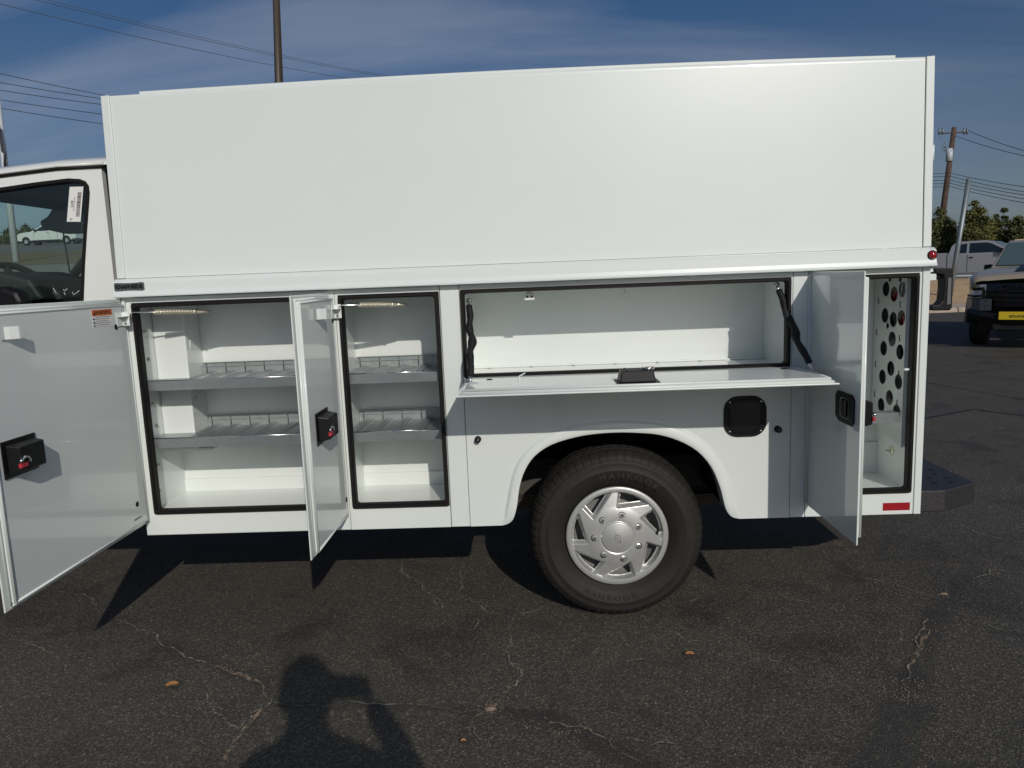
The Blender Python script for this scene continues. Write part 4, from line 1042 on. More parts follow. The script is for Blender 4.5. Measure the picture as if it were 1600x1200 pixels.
# ================================================================== POLES AND WIRES
def pole(name, top, bot, y, w_top, w_bot, m, label, cat, seg=12, square=False, z_to=None, grp=None):
    a, c = at(*top, 1, y), at(*bot, 1, y); d = (c - a)
    zg = height(c.x, y) - .3 if z_to is None else z_to
    e = a + d * ((zg - a.z) / d.z)
    root = empty(name, (e.x, e.y, height(e.x, e.y)), label, cat, grp)
    b = MB(); sc_p = (y - CAM.y) / F_PX
    b.tube([a, e], [w_top * sc_p / 2, (w_top + (w_bot - w_top) * (a - e).length / d.length) * sc_p / 2], 4 if square else seg)
    b.build('pole_shaft', m, root)
    return root, a, e
lp, la, le = pole('light_pole', (429.5, -70), (436, 132), 22, 9.6, 13, BRONZE, 'dark bronze square light pole rising behind the white truck roof', 'light pole', square=True)
b = MB(); b.box(la.x - .9, la.x + .9, 21.9, 22.1, la.z - .05, la.z + .05); b.box(la.x - 1.3, la.x - .8, 21.7, 22.3, la.z - .12, la.z + .02); b.box(la.x + .8, la.x + 1.3, 21.7, 22.3, la.z - .12, la.z + .02); b.build('lamp_head', BRONZE, lp)
b = MB(); b.box(le.x - .25, le.x + .25, 21.75, 22.25, le.z, height(le.x, 22) + .5); b.build('pole_base', CONC, lp)
up1, ua, ue = pole('utility_pole', (1491, 199), (1474, 327), 82, 6.5, 8.5, WOOD, 'leaning brown wooden utility pole with a grey transformer behind the trees', 'utility pole')
def P62(px, py, y=82): return at(px, py, 1, y)
b = MB(); q = P62(1482.5, 242); b.tube([q + Vector((0, -.1, -.7)), q + Vector((0, -.1, .65))], .34, 12); b.build('transformer', TRANSF, up1)
b = MB(); b.tube([P62(1466, 209), P62(1511, 206)], .07, 6); b.build('crossarm', WOOD, up1)
b = MB()
for px in (1468, 1473, 1489, 1493, 1506, 1511): q = P62(px, 207); b.tube([q + Vector((0, 0, -.2)), q + Vector((0, 0, .45))], .11, 6)
b.tube([P62(1469, 212), P62(1476, 222), P62(1479, 236)], .035, 4)
for py in (231, 236): q = P62(1477, py); b.tube([q, q + Vector((-.3, 0, .35))], .06, 5)
b.build('insulator', GALVP, up1)
sp, sa_, se = pole('sign_post', (1514, 279), (1486, 452), 22.6, 8.0, 8.0, GALVP, 'bare galvanised steel post standing in the verge in front of the silver pickup', 'post', square=True)
lp2, l2a, l2e = pole('steel_pole', (-12, 90), (21, 372), 26, 8.5, 10, TRANSF, 'pale grey steel pole at the left edge, seen again through the cab windows', 'pole')
b = MB(); b.tube([at(-2, 195, 1, 25.7), at(4, 236, 1, 25.7), at(7.5, 240, 1, 25.7), at(8, 262, 1, 25.7)], .05, 5); b.build('conduit', WIRE, lp2)

def wire(p0, p1, y0, y1, sag, r, m, label, grp, ext0=.25, ext1=.25):
    a, c = at(*p0, 1, y0), at(*p1, 1, y1); pts = []
    for k in range(25):
        u = -ext0 + (1 + ext0 + ext1) * k / 24; q = a.lerp(c, u) if 0 <= u <= 1 else a + (c - a) * u; pts.append(q + Vector((0, 0, -sag * 4 * u * (1 - u))))
    o = MB().tube(pts, r, 5).build('power_line', m); tag(o, label, 'power line', grp)
GA, GB, GC = 'overhead wires above the truck roof', 'wires left of the white box', 'wires strung from the wooden utility pole'
wire((52, -1), (628, 124), 34, 60, .25, .016, WIREP, 'thin wire above the truck roof, highest of the three at the top left', GA)
wire((70, -1), (640, 124), 34, 60, .25, .012, WIREP, 'thin wire above the truck roof, close below the highest wire', GA)
wire((0, 6), (576, 127), 34, 60, .30, .018, WIREP, 'thin wire above the truck roof, lowest of the three at the top left', GA)
for i, (ya, yb_, nm) in enumerate([(115, 147, 'topmost'), (129, 163, 'second from the top'), (141, 177, 'middle'), (156, 178, 'second from the bottom'), (169, 193, 'lowest')]):
    wire((0, ya), (157, [148, 154, 163, 178, 193][i]), 34, 38, .02, .017, WIRE, 'dark cable left of the white box, %s of the five' % nm, GB, .3, 1.5)
for i, (p0, p1, nm) in enumerate([((1511, 203), (1602, 236), 'upper'), ((1492, 212), (1602, 244), 'lower')]):
    wire(p0, p1, 82, 60, .12, .028, WIRE, 'heavier wire running right from the utility pole top, %s one' % nm, GC, 0, .6)
for i, (ya, yb_, nm) in enumerate([(270, 292, 'topmost'), (275, 300, 'second from the top'), (281, 305, 'middle'), (286, 311, 'second from the bottom'), (291, 317, 'lowest')]):
    wire((1484, ya), (1602, yb_), 81.5, 60, .1, .028, WIRE, 'thin cable right of the utility pole, %s of five' % nm, GC, 0, .6)
    wire((1484, ya), (1440, ya + 1), 81.5, 86, .05, .025, WIRE, 'thin cable left of the utility pole, %s of five' % nm, GC, 0, .8)

# ================================================================== TREES
def tree(px, py_top, w_px, y, m, label, seed, py_bot=400, n=5200, lumps=13, leaf=.16):
    random.seed(seed); c = at(px, py_bot, 1, y); t_ = at(px, py_top, 1, y); s = (y - CAM.y) / F_PX; H = t_.z - c.z; Wd = w_px * s
    base_z = height(c.x, y); H = t_.z - base_z
    root = empty('tree', (c.x, y, base_z), label, 'tree', 'trees beyond the far road')
    b = MB(); b.tube([(c.x, y, base_z - .2), (c.x + .1, y, base_z + H * .3), (c.x - .1, y, base_z + H * .6)], [Wd * .035, Wd * .025, Wd * .012], 8)
    L = []
    for k in range(int(lumps * 1.9)):
        u = random.random() ** 1.5; a = random.random() * 6.28; hr = Wd * .55 * (1 - .72 * u) * random.uniform(.3, .95)
        L.append((Vector((c.x + hr * math.cos(a), y + hr * math.sin(a) * .8, base_z + H * (.10 + .74 * u))), Wd * random.uniform(.06, .17) * (1.2 - .7 * u)))
    L.append((Vector((c.x + random.uniform(-.1, .1) * Wd, y, base_z + H * .93)), Wd * .07))
    for q, r_ in L: b.tube([(c.x, y, base_z + H * .25), (c.x * .5 + q.x * .5, y * .5 + q.y * .5, base_z * .5 + q.z * .5 - .1), q], [Wd * .014, Wd * .009, Wd * .004], 5)
    b.build('trunk', WOOD, root)
    f = MB()
    for k in range(n):
        q, r_ = random.choice(L); d = Vector((random.gauss(0, 1), random.gauss(0, 1), random.gauss(0, 1))).normalized(); rad = r_ * (random.random() ** .42) * random.choice((1, 1, 1.2, 1.5, 1.9))
        p_ = q + Vector((d.x, d.y, d.z * .8)) * rad; sz = leaf * random.uniform(.5, 1.2)
        a = Vector((random.gauss(0, 1), random.gauss(0, 1), random.gauss(0, .6))).normalized(); bb = a.cross(Vector((random.gauss(0, 1), random.gauss(0, 1), random.gauss(0, 1)))).normalized()
        f.add([p_ - a * sz * .6, p_ + bb * sz * .35, p_ + a * sz * .6, p_ - bb * sz * .35], [(0, 1, 2, 3)])
    o = f.build('crown', m, root)
tree(1462, 326, 84, 70, LEAF1, 'dark green tree directly right of the white box edge, behind the silver pickup bed', 21, leaf=.22, n=24000, lumps=34)
tree(1524, 312, 58, 66, LEAF2, 'yellow green tree just right of the galvanised post, tallest of the row', 22, leaf=.19, n=20000, lumps=26)
tree(1560, 324, 46, 74, LEAF1, 'tree with a thin upright top, right of the yellow green tree', 23, leaf=.20, n=15000, lumps=24)
tree(1588, 338, 62, 66, LEAF1, 'round dark green tree behind the stone wall', 24, leaf=.20, n=20000, lumps=30)
tree(1612, 322, 60, 72, LEAF1, 'dark tree cut by the right edge of the picture', 25, leaf=.20, n=15000, lumps=22)
tree(1650, 330, 70, 70, LEAF2, 'tree beyond the right edge of the picture', 26, leaf=.22, n=3000)
for i, (px, pt, w, lb_) in enumerate([(15, 358, 36, 'leftmost dark bush seen through the cab windows'), (42, 352, 44, 'tallest dark bush seen through the cab windows'), (80, 357, 50, 'dark bush behind the white car, seen through the cab windows'), (122, 360, 50, 'rightmost dark bush seen through the cab windows'), (-40, 350, 60, 'dark bush left of the picture edge')]):
    tree(px, pt, w * 1.25, 96, LEAF1, lb_, 40 + i, py_bot=384, n=4000, lumps=18, leaf=.32)

# ================================================================== OTHER VEHICLES
def simple_side_vehicle(kind, loc, rz, label, cat, paint, pick=True):
    """built in its own frame: +x forward, width along y, ground at z=0"""
    v = empty(kind, loc, label, cat, rz=rz)
    Wv = .98
    def arch(cx, r=.44):
        return [(cx + r * math.cos(R(a)), .40 + r * math.sin(R(a))) for a in range(180, -1, -20)]
    low = [(-3.35, .55), (-3.35, 1.32), (-3.30, 1.42), (-1.52, 1.42), (-1.50, 1.34), (1.30, 1.32), (2.15, 1.24), (2.55, 1.10), (2.66, .85), (2.68, .50), (2.35, .42)]
    bot = [(x, z) for x, z in arch(1.75)[::-1]] + [(1.20, .48), (-1.75, .48)] + [(x, z) for x, z in arch(-2.35)[::-1]] + [(-3.0, .50)]
    b = MB(); b.prism(low + bot, 1, -Wv, Wv); b.build('body', paint, v, .03)
    cabp = [(-1.47, 1.31), (-1.36, 1.72), (-1.20, 1.86), (-.95, 1.90), (-.1, 1.91), (.22, 1.85), (1.25, 1.31)]
    b = MB(); n = len(cabp); vs = []
    for s_ in (-1, 1):
        for x, z in cabp: vs.append((x, s_ * (Wv - .03 - .22 * (z - 1.31)), z))
    b.add(vs, [tuple(range(n))[::-1], tuple(range(n, 2 * n))] + [(i, (i + 1) % n, n + (i + 1) % n, n + i) for i in range(n)]); b.build('cab', paint, v, .02)
    def sidewin(pts):
        for s_ in (-1, 1):
            b = MB()
            yy = [s_ * (Wv - .03 - .22 * (z - 1.31) + .006) for x, z in pts]; m_ = len(pts)
            b.add([(x, y_, z) for (x, z), y_ in zip(pts, yy)] + [(x, y_ - s_ * .02, z) for (x, z), y_ in zip(pts, yy)], [tuple(range(m_))] + [(i, (i + 1) % m_, m_ + (i + 1) % m_, m_ + i) for i in range(m_)])
            b.build('side_window', CARGLASS, v)
    sidewin([(-1.24, 1.38), (-1.12, 1.76), (-.74, 1.80), (-.74, 1.38)]); sidewin([(-.64, 1.37), (-.64, 1.81), (.02, 1.81), (.22, 1.74), (.86, 1.37)])
    b = MB(); b.add([(.24, -.74, 1.84), (.24, .74, 1.84), (1.235, .90, 1.32), (1.235, -.90, 1.32)], [(0, 1, 2, 3)]); b.v = [(x + .012, y, z + .012) for x, y, z in b.v]; b.build('windscreen', CARGLASS, v)
    b = MB()
    for s_ in (-1, 1):
        b.box(.90, .92, s_ * .983 - .001, s_ * .983 + .001, .55, 1.30) ; b.box(-.70, -.68, s_ * .983 - .001, s_ * .983 + .001, .55, 1.30); b.box(-1.515, -1.485, s_ * .983 - .001, s_ * .983 + .001, .5, 1.40)
    b.build('door_gap', INK, v)
    b = MB()
    for s_ in (-1, 1): b.box(-.62, -.47, s_ * .99 - .015, s_ * .99 + .015, 1.14, 1.20); b.box(.55, .75, s_ * 1.06 - .08, s_ * 1.06 + .08, 1.32, 1.52)
    b.build('door_mirror', PLASTIC, v, .02)
    b = MB()
    for s_ in (-1, 1): b.box(-1.4, 1.1, s_ * 1.0 - .08, s_ * 1.0 + .08, .30, .37)
    b.build('running_board', PLASTIC, v, .01)
    for x in (1.75, -2.35):
        for s_ in (-1, 1):
            w = MB().lathe([(.20, -.12), (.36, -.12), (.385, -.09), (.385, .09), (.36, .12), (.20, .12)], (x, s_ * .84, .385), 1, 28).build('tyre', TYRE, v)
            MB().lathe([(0, -.1), (.2, -.1), (.23, -.115), (.23, .115), (.2, .1), (0, .1)], (x, s_ * .84, .385), 1, 20).build('rim', HUB, v)
    b = MB()
    for s_ in (-1, 1): b.box(2.20, 2.60, s_ * .80 - .14, s_ * .80 + .14, .86, 1.04)
    b.build('headlight', LAMPG, v, .03)
    return v
gy_ = 30.8
gc = at(1530, 440, 1, gy_)
zg = at(1530, 443, 1, gy_).z
simple_side_vehicle('pickup_truck', (at(1525, 440, 1, gy_).x + .75, gy_ + .3, zg), R(-42), 'silver extended cab pickup parked side-on on the road behind the galvanised post', 'pickup truck', SILVERP)
wy = 71.0
simple_side_vehicle('parked_car', (at(60, 384, 1, wy).x + 1.2, wy, height(at(60, 384, 1, wy).x, wy) - .05), R(180), 'white pickup on the far road, seen through the cab windows', 'pickup truck', WHITEC)
simple_side_vehicle('parked_car', (at(150, 384, 1, wy).x + 2.6, wy + 3, height(at(165, 384, 1, wy).x, wy) - .05), R(180), 'second white pickup on the far road, mostly hidden behind the cab pillar', 'pickup truck', WHITEC)

# guard rail in front of the silver pickup
gr = empty('guard_rail', (17, 29.2, height(17, 29.2)), 'grey steel rail running along the top of the dirt verge', 'guard rail')
b = MB(); za, zb_ = at(1450, 432.5, 1, 29.2), at(1545, 430.5, 1, 29.2)
d = (zb_ - za); b.tube([za - d * 1.2, zb_ + d * 2], .055, 8); b.build('rail', GALVP, gr)
pb = None
for k in range(9):
    q = za + d * (-1 + k * .42); 
    b = MB().tube([(q.x, 29.25, height(q.x, 29.2) - .2), (q.x, 29.25, q.z)], .04, 6); b.build('rail_post', GALVP, gr)

# stone-faced wall at the right edge
wq = at(1583, 400, 1, 58); wt = at(1583, 374, 1, 58)
sw = empty('stone_wall', (wq.x + 2, 58, height(wq.x, 58)), 'tan stone wall block under the trees at the right edge', 'wall')
H0 = height(wq.x, 58); HW = wt.z - H0; random.seed(31)
MB().box(wq.x + .03, wq.x + 8, 58.03, 58.7, H0 - .5, H0 + HW - .03).build('wall_core', STONE, sw)
z = H0 - .1
while z < H0 + HW - .05:
    h = random.uniform(.28, .42); x = wq.x
    while x < wq.x + 8:
        w = random.uniform(.4, .95); dpt = random.uniform(0, .05)
        MB().box(x + .012, x + w - .012, 57.93 - dpt, 58.05, z + .012, min(z + h, H0 + HW) - .012).build('stone', random.choice((STONE, STONE2)), sw, .02); x += w
    z += h
lw = empty('low_wall', (at(1560, 400, 1, 60).x, 60, height(20, 60)), 'low pale wall behind the parked vehicles, left of the stone wall', 'wall')
a, c = at(1545, 392, 1, 60), at(1583, 402, 1, 60)
MB().box(a.x, c.x + 1, 60, 60.3, c.z - 1.2, a.z + .15).build('wall_panel', STONE2, lw, .02)
MB().box(a.x - .03, c.x + 1.03, 59.95, 60.35, a.z + .152, a.z + .24).build('coping', CONC, lw, .01)

# sand coloured off-road pickup, facing the camera -----------------------------------
Fd = Vector((-.616, -.788, 0)); ctr = at(1530, 537, 2, 0) + Vector((.788, -.616, 0)) * .80
V = empty('pickup_truck', (ctr.x, ctr.y, 0), 'sand coloured off-road pickup with black grille and yellow front plate, at the right edge', 'pickup truck', rz=math.atan2(Fd.y, Fd.x))
# frame: +x forward from the front axle, +y = its left side
def sect(x, zb, zs, zt_, w, wt_, m_=9):      # half-rounded cross section, bottom to top, across
    pts = [(-w, zb), (-w * 1.0, zs * .5 + zb * .5), (-w, zs), (-(w + wt_) / 2 - .0, zs + (zt_ - zs) * .55), (-wt_, zt_ - .02), (-wt_ * .5, zt_), (0, zt_ + .012), (wt_ * .5, zt_), (wt_, zt_ - .02), ((w + wt_) / 2, zs + (zt_ - zs) * .55), (w, zs), (w, zs * .5 + zb * .5), (w, zb)]
    return [Vector((x, y, z)) for y, z in pts]
b = MB(); b.grid([sect(.93, .96, 1.00, 1.04, .78, .60), sect(.90, .94, 1.04, 1.095, .84, .64), sect(.72, .90, 1.07, 1.135, .90, .70), sect(.45, .95, 1.09, 1.17, .94, .74), sect(0, .98, 1.10, 1.215, .945, .76), sect(-.45, .95, 1.12, 1.235, .94, .78), sect(-.9, .50, 1.13, 1.235, .925, .78), sect(-1.25, .50, 1.13, 1.235, .91, .78), sect(-1.5, .50, 1.13, 1.235, .90, .77)], True)
b.build('bonnet', TANP, V)
b = MB(); b.grid([[Vector((x, y, z + .006)) for y in rng(-.26, .26, 4)] for x, z in ((.62, 1.160), (.3, 1.195), (-.1, 1.230), (-.55, 1.250))]); b.build('bonnet_decal', PLASTIC, V)
b = MB(); b.prism([(-.70, .45), (-.70, 1.13), (-4.3, 1.16), (-4.35, .55)], 1, -.93, .93); b.build('body', TANP, V, .04)
cabp = [(-1.42, 1.19), (-2.55, 1.70), (-2.85, 1.75), (-3.6, 1.73), (-3.9, 1.18)]
b = MB(); n = len(cabp); vs = []
for s_ in (-1, 1):
    for x, z in cabp: vs.append((x, s_ * (.88 - .30 * (z - 1.18)), z))
b.add(vs, [tuple(range(n))[::-1], tuple(range(n, 2 * n))] + [(i, (i + 1) % n, n + (i + 1) % n, n + i) for i in range(n)]); b.build('cab', TANP, V, .03)
WSG = mat('windscreen_reflecting', (.10, .14, .13), .05, coat=1)
b = MB(); b.add([(-1.52, -.77, 1.245), (-1.52, .77, 1.245), (-2.53, .68, 1.69), (-2.53, -.68, 1.69)], [(0, 1, 2, 3)]); b.v = [(x + .015, y, z + .012) for x, y, z in b.v]; b.build('windscreen', WSG, V)
for s_ in (-1, 1):
    b = MB(); b.add([(-1.75, s_ * .868, 1.22), (-2.62, s_ * .735, 1.66), (-3.45, s_ * .73, 1.68), (-3.65, s_ * .868, 1.22)], [(0, 1, 2, 3)]); b.v = [(x, y + s_ * .012, z) for x, y, z in b.v]; b.build('side_window', CARGLASS, V)
    b = MB(); b.box(-1.98, -1.88, s_ * .95 - .08, s_ * .95 + .08, 1.16, 1.28); b.build('door_mirror', PLASTIC, V, .03)
# grille and bumper: black front end with a chamfered skid lip
b = MB(); b.grid([[Vector((x, y, z)) for y, x in ((-.80, .78 + dx * .4), (-.66, .93 + dx), (-.3, .985 + dx), (0, .995 + dx), (.3, .985 + dx), (.66, .93 + dx), (.80, .78 + dx * .4))] for z, dx in ((.98, -.01), (.90, .015), (.72, .02), (.66, .0))], False)
b.build('grille', GLOSSBLK, V)
gb_ = MB()
for z in (.70, .76, .82, .88):
    gb_.tube([(.99, -.62, z), (1.02, -.3, z), (1.03, 0, z), (1.02, .3, z), (.99, .62, z)], .012, 6)
gb_.build('grille_bar', PLASTIC, V)
text_mesh('grille_lettering', 'CHEVROLET', .10, PLASTIC, V, lambda u, v, w: (1.022 - .09 * u * u + w, u * 1.5, .935 + v), .004, bold=.002)
for s_ in (-1, 1):
    hl = MB(); hl.grid([[Vector((x, s_ * y, z)) for y, x in ((.62, .955), (.72, .90), (.82, .80), (.90, .66), (.935, .50))] for z in (.97, .93, .86, .80)], False); hl.build('headlight', LAMPG, V)
    hl = MB(); hl.tube([(.955, s_ * .66, .83), (.84, s_ * .82, .82), (.68, s_ * .92, .83)], .014, 6); hl.tube([(.95, s_ * .65, .92), (.83, s_ * .82, .91)], .02, 6); hl.build('lamp_divider', PLASTIC, V)
    hl = MB(); hl.grid([[Vector((x, s_ * y, z)) for y, x in ((.52, 1.04), (.70, .96), (.84, .83), (.94, .60), (.955, .46))] for z in (.79, .70, .645)], False); hl.build('lower_lamp', BADGE, V)
    fl = MB()
    for a in range(0, 181, 15):
        pass
    rows = [[Vector((.0 + rr_ * math.cos(R(a)), s_ * yy, .40 + rr_ * math.sin(R(a)))) for a in range(-5, 186, 12)] for rr_, yy in ((.42, .90), (.43, .985), (.50, .985), (.56, .94))]
    fl.grid(rows, True); fl.build('fender_flare', PLASTIC, V)
b = MB()
low = [(-.92, .46, .64), (-.88, .80, .60), (-.66, 1.02, .56), (-.35, 1.09, .50), (.35, 1.09, .50), (.66, 1.02, .56), (.88, .80, .60), (.92, .46, .64)]
b.grid([[Vector((x * s_, y, z0 + dz)) for y, x, z0 in low] for s_, dz in ((.96, -.08), (1.0, -.03), (1.03, .02), (1.0, .085), (.96, .10))], False)
b.build('bumper', PLASTIC, V)
MB().prism([(.60, .44), (1.0, .50), (.9, .34), (.6, .30)], 1, -.5, .5).build('skid_plate', BADGE, V, .01)
MB().box(.1, .55, -.75, .75, .30, 1.0).build('engine_bay', DARK, V)
npb = MB().box(1.128, 1.138, -.40, .43, .522, .655).build('front_plate', YEL, V, .004)
text_mesh('plate_lettering', 'atunafall.com', .082, INK, npb, lambda u, v, w: (1.1385 + w, .015 + u * 1.25, 0.585 + v), .001, bold=.001)
for s_ in (-1, 1):
    for x in (0, -3.25):
        tw = MB().lathe([(.22, -.13), (.36, -.13), (.385, -.11), (.40, -.08), (.402, .08), (.385, .11), (.36, .13), (.22, .13)], (x, s_ * .80, .395), 1, 48, True, lambda i, j, r, h: (r - (.012 if (j % 4 == 0 and 2 <= i <= 5) else 0), h)).build('tyre', TYRE, V)
        MB().lathe([(0, -.05), (.15, -.06), (.2, -.09), (.23, -.12), (.23, .12), (.2, .09), (.15, .06), (0, .05)], (x, s_ * .80, .395), 1, 24).build('rim', PLASTIC, V)

for ch in V.children:          # lifted front end: the nose stands taller than the wheels suggest
    if ch.name.split('.')[0] in ('tyre', 'rim', 'front_plate', 'skid_plate', 'bumper'): continue
    for v_ in ch.data.vertices:
        if ch.name.startswith('fender_flare'): v_.co.z += .05
        else: v_.co.z += .15 * min(1, max(0, (v_.co.z - .58) / .42))
# ================================================================== SMALL THINGS
def leaf(px, py, ang_, s, label):
    c = G(px, py); b = MB(); ca, sa = math.cos(ang_), math.sin(ang_); rows = []
    for k in range(7):
        u = k / 6; w = .30 * math.sin(math.pi * u) ** .8; rows.append([Vector((c.x + (u - .5) * s * ca - v * w * s * sa, c.y + (u - .5) * s * sa + v * w * s * ca, .006 + .006 * abs(v) + .006 * math.sin(u * 3.1))) for v in (-1, 0, 1)])
    b.grid(rows); tag(b.build('dry_leaf', LEAFD), label, 'leaf', 'dry leaves on the asphalt')
leaf(269, 1074, .3, .055, 'small orange brown leaf on the asphalt left of the shadow')
leaf(1078, 1026, -.2, .040, 'small orange brown leaf on the asphalt below the wheel')
leaf(724, 1163, .1, .022, 'tiny tan leaf scrap near the bottom of the picture')
def clod(px, py, s, label):
    c = G(px, py); b = MB(); random.seed(int(px)); vs = []
    rows = []
    for i in range(5):
        th = math.pi / 2 * i / 4; rows.append([Vector((c.x + s * math.cos(th) * math.cos(k * .785) * random.uniform(.7, 1.2) * 1.5, c.y + s * math.cos(th) * math.sin(k * .785) * random.uniform(.7, 1.2), s * .5 * math.sin(th))) for k in range(8)])
    b.grid(rows, False, True); tag(b.build('grit_clod', CLOD), label, 'grit clod')
clod(766, 1108, .014, 'pale clod of grit in the crack below the wheel arch')
clod(1475, 928, .012, 'pale crumbled clod on the asphalt below the rear step')

# ================================================================== PHOTOGRAPHER (casts the shadow in the foreground)
def skin_obj(name, verts, edges, radii, m, parent, sub=2):
    me = bpy.data.meshes.new(name); me.from_pydata([Vector(v) for v in verts], edges, []); me.materials.append(m)
    o = bpy.data.objects.new(name, me); COL.objects.link(o); put(o, parent)
    sk = o.modifiers.new('skin', 'SKIN'); sk.use_smooth_shade = True
    if not me.skin_vertices: me.skin_vertices.new()
    for i, r_ in enumerate(radii):
        me.skin_vertices[0].data[i].radius = r_ if isinstance(r_, tuple) else (r_, r_)
    me.skin_vertices[0].data[0].use_root = True
    ss = o.modifiers.new('sub', 'SUBSURF'); ss.levels = sub; ss.render_levels = sub
    return o
PX, PY = 1.84, -3.50
PR = empty('person', (PX, PY, 0), 'person in cap and grey shirt holding up a phone, casting the foreground shadow', 'person')
V_ = [(PX, PY - .02, .96), (PX, PY - .01, 1.12), (PX + .01, PY - .01, 1.30), (PX + .01, PY - .02, 1.44), (PX + .0, PY, 1.54), (PX + .0, PY + .02, 1.63), (PX + .0, PY + .015, 1.73),
      (PX - .19, PY - .01, 1.43), (PX - .24, PY + .06, 1.20), (PX - .13, PY + .22, 1.37), (PX - .095, PY + .29, 1.47),
      (PX + .22, PY - .01, 1.43), (PX + .33, PY + .10, 1.19), (PX + .22, PY + .25, 1.36), (PX + .145, PY + .30, 1.48),
      (PX - .10, PY - .01, .88), (PX - .12, PY + .01, .50), (PX - .13, PY - .03, .09), (PX - .14, PY + .12, .04),
      (PX + .10, PY - .01, .88), (PX + .12, PY + .01, .50), (PX + .14, PY - .03, .09), (PX + .16, PY + .12, .04)]
E_ = [(0, 1), (1, 2), (2, 3), (3, 4), (4, 5), (5, 6), (3, 7), (7, 8), (8, 9), (9, 10), (3, 11), (11, 12), (12, 13), (13, 14), (0, 15), (15, 16), (16, 17), (17, 18), (0, 19), (19, 20), (20, 21), (21, 22)]
Rr = [(.17, .12), (.16, .115), (.175, .125), (.13, .10), .068, (.085, .095), (.085, .095), .070, .055, .045, .034, .070, .060, .052, .038, .088, .06, .042, .035, .088, .06, .042, .035]
skin_obj('body', V_, E_, Rr, SHIRT, PR)
hp_ = Vector((PX + .0, PY + .02, 1.68))
b = MB(); b.lathe([(0, .135), (.05, .13), (.088, .09), (.102, .03), (.106, -.02), (.104, -.03)], hp_, 2, 20); b.grid([[hp_ + Vector((x, y, .0 - .02)) for x in (-.07, -.03, .03, .07)] for y in (.09, .13, .17)]); b.build('cap', HAIR, PR)
b = MB(); b.lathe([(0, -.12), (.04, -.115), (.07, -.08), (.085, -.02), (.088, .03), (.07, .09), (0, .12)], hp_ + Vector((0, .02, -.02)), 2, 20); hd = b.build('head', SKIN, PR)
b = MB(); b.tube([hp_ + Vector((0, .10, .01)), hp_ + Vector((0, .135, -.03)), hp_ + Vector((0, .10, -.04))], [.008, .014, .010], 8)
for s_ in (-1, 1): b.tube([hp_ + Vector((s_ * .085, .02, -.05)), hp_ + Vector((s_ * .10, .01, -.02)), hp_ + Vector((s_ * .088, .02, .01))], [.008, .014, .009], 8)
b.build('nose_and_ears', SKIN, hd)
b = MB()
for s_ in (-1, 1): b.lathe([(0, .008), (.010, .004), (.011, 0)], hp_ + Vector((s_ * .032, .100, -.005)), 1, 10)
b.tube([hp_ + Vector((-.025, .095, -.072)), hp_ + Vector((0, .102, -.074)), hp_ + Vector((.025, .095, -.072))], .004, 6); b.build('eyes_and_mouth', REDTAG, hd)
# trousers over the legs
skin_obj('trousers', [(PX, PY - .02, .98), (PX - .10, PY - .01, .88), (PX - .12, PY + .01, .50), (PX - .13, PY - .02, .13), (PX + .10, PY - .01, .88), (PX + .12, PY + .01, .50), (PX + .14, PY - .02, .13)],
         [(0, 1), (1, 2), (2, 3), (0, 4), (4, 5), (5, 6)], [(.18, .13), .10, .075, .065, .10, .075, .065], TROUSER, PR)
for s_, hx in ((-1, PX - .095), (1, PX + .145)):
    w0 = Vector((hx, PY + .29, 1.475)); palm = w0 + Vector((-s_ * .01, .015, .05)); vs = [w0, palm]; es = [(0, 1)]; rs = [.024, .030]
    for k in range(4):
        q0 = palm + Vector((-s_ * .004, -.004 + .004 * k, .012 - .018 * k)); L = (.030, .034, .031, .025)[k]
        q1 = q0 + Vector((-s_ * L * .5, .016, .004)); q2 = q1 + Vector((-s_ * L * .8, .004, 0)); q3 = q2 + Vector((-s_ * L * .5, -.006, 0)); i0 = len(vs); vs += [q0 + Vector((s_ * .006, .006, 0)), q1, q2, q3]; es += [(1, i0), (i0, i0 + 1), (i0 + 1, i0 + 2), (i0 + 2, i0 + 3)]; rs += [.010, .0088, .008, .007]
    i0 = len(vs); t0 = palm + Vector((-s_ * .012, -.012, -.012)); vs += [t0, t0 + Vector((-s_ * .022, -.010, .016)), t0 + Vector((-s_ * .040, -.004, .026))]; es += [(1, i0), (i0, i0 + 1), (i0 + 1, i0 + 2)]; rs += [.012, .010, .008]
    skin_obj('hand', vs, es, rs, SKIN, PR, 1)
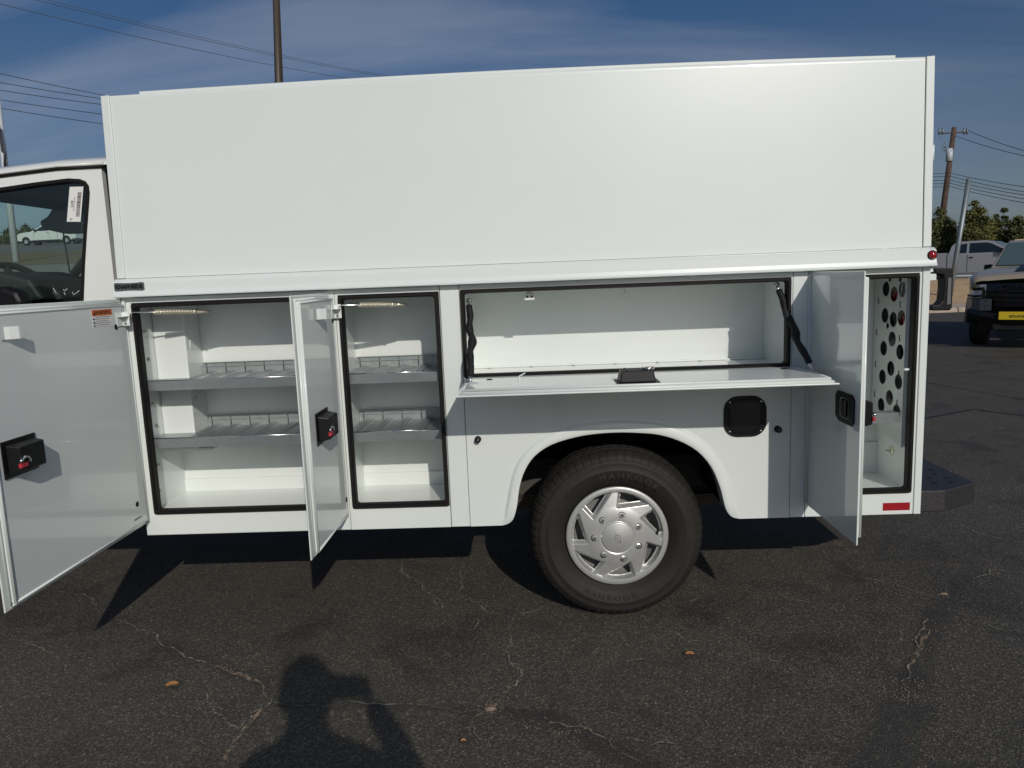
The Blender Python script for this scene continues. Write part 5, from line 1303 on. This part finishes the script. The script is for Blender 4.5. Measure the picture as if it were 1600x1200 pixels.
ph = MB().box(CAM.x - .030, CAM.x + .205, CAM.y - .034, CAM.y - .025, CAM.z - .070, CAM.z + .026).build('phone', GLOSSBLK, None, .003)
tag(ph, 'black phone held sideways in the hands of the person at the camera', 'phone')

# ================================================================== separate the pieces that can be told apart
def split(o):
    me = o.data; bm = bmesh.new(); bm.from_mesh(me); bm.verts.ensure_lookup_table(); seen = set(); comps = []
    for v in bm.verts:
        if v.index in seen: continue
        st = [v]; seen.add(v.index); c = []
        while st:
            q = st.pop(); c.append(q.index)
            for e in q.link_edges:
                w = e.other_vert(q)
                if w.index not in seen: seen.add(w.index); st.append(w)
        comps.append(set(c))
    bm.free()
    if len(comps) < 2: return
    for c in comps:
        idx = {v: i for i, v in enumerate(sorted(c))}; vs = [me.vertices[v].co.copy() for v in sorted(c)]
        ps = [p for p in me.polygons if p.vertices[0] in c]
        n = bpy.data.meshes.new(o.name); n.from_pydata(vs, [], [[idx[v] for v in p.vertices] for p in ps]); n.polygons.foreach_set('use_smooth', [p.use_smooth for p in ps])
        for m in me.materials: n.materials.append(m)
        k = o.copy(); k.data = n; COL.objects.link(k)
    bpy.data.objects.remove(o)
SPLIT = {'wiring', 'lamp_back', 'bolt', 'screw', 'chassis_rail', 'leaf_spring', 'insulator', 'door_gap', 'door_mirror', 'running_board', 'headlight', 'grille_bar', 'divider_slot',
         'windscreen_pillar', 'tread_hole', 'lamp_head', 'body_wall', 'stamped_tab', 'sticker_print', 'chalk_mark', 'wheel_housing', 'body_sill', 'handle_bracket', 'rail_post', 'mirror_arm', 'headliner'}
STUFF = {'perforation_light', 'hinge_knuckle_gap', 'braid', 'barcode', 'label_print', 'badge_lettering', 'sticker_lettering', 'tyre_lettering', 'grille_lettering', 'plate_lettering', 'emblem_lettering', 'label_number', 'shelf_rib', 'edge_bead', 'crown', 'floor_flange', 'nose_and_ears', 'eyes_and_mouth', 'lip_bead'}
for o in list(S.objects):
    if o.type != 'MESH' or o.parent is None: continue
    k = o.name.split('.')[0]
    if k in SPLIT and not o.children: split(o)
    elif k in STUFF: o['kind'] = 'stuff'
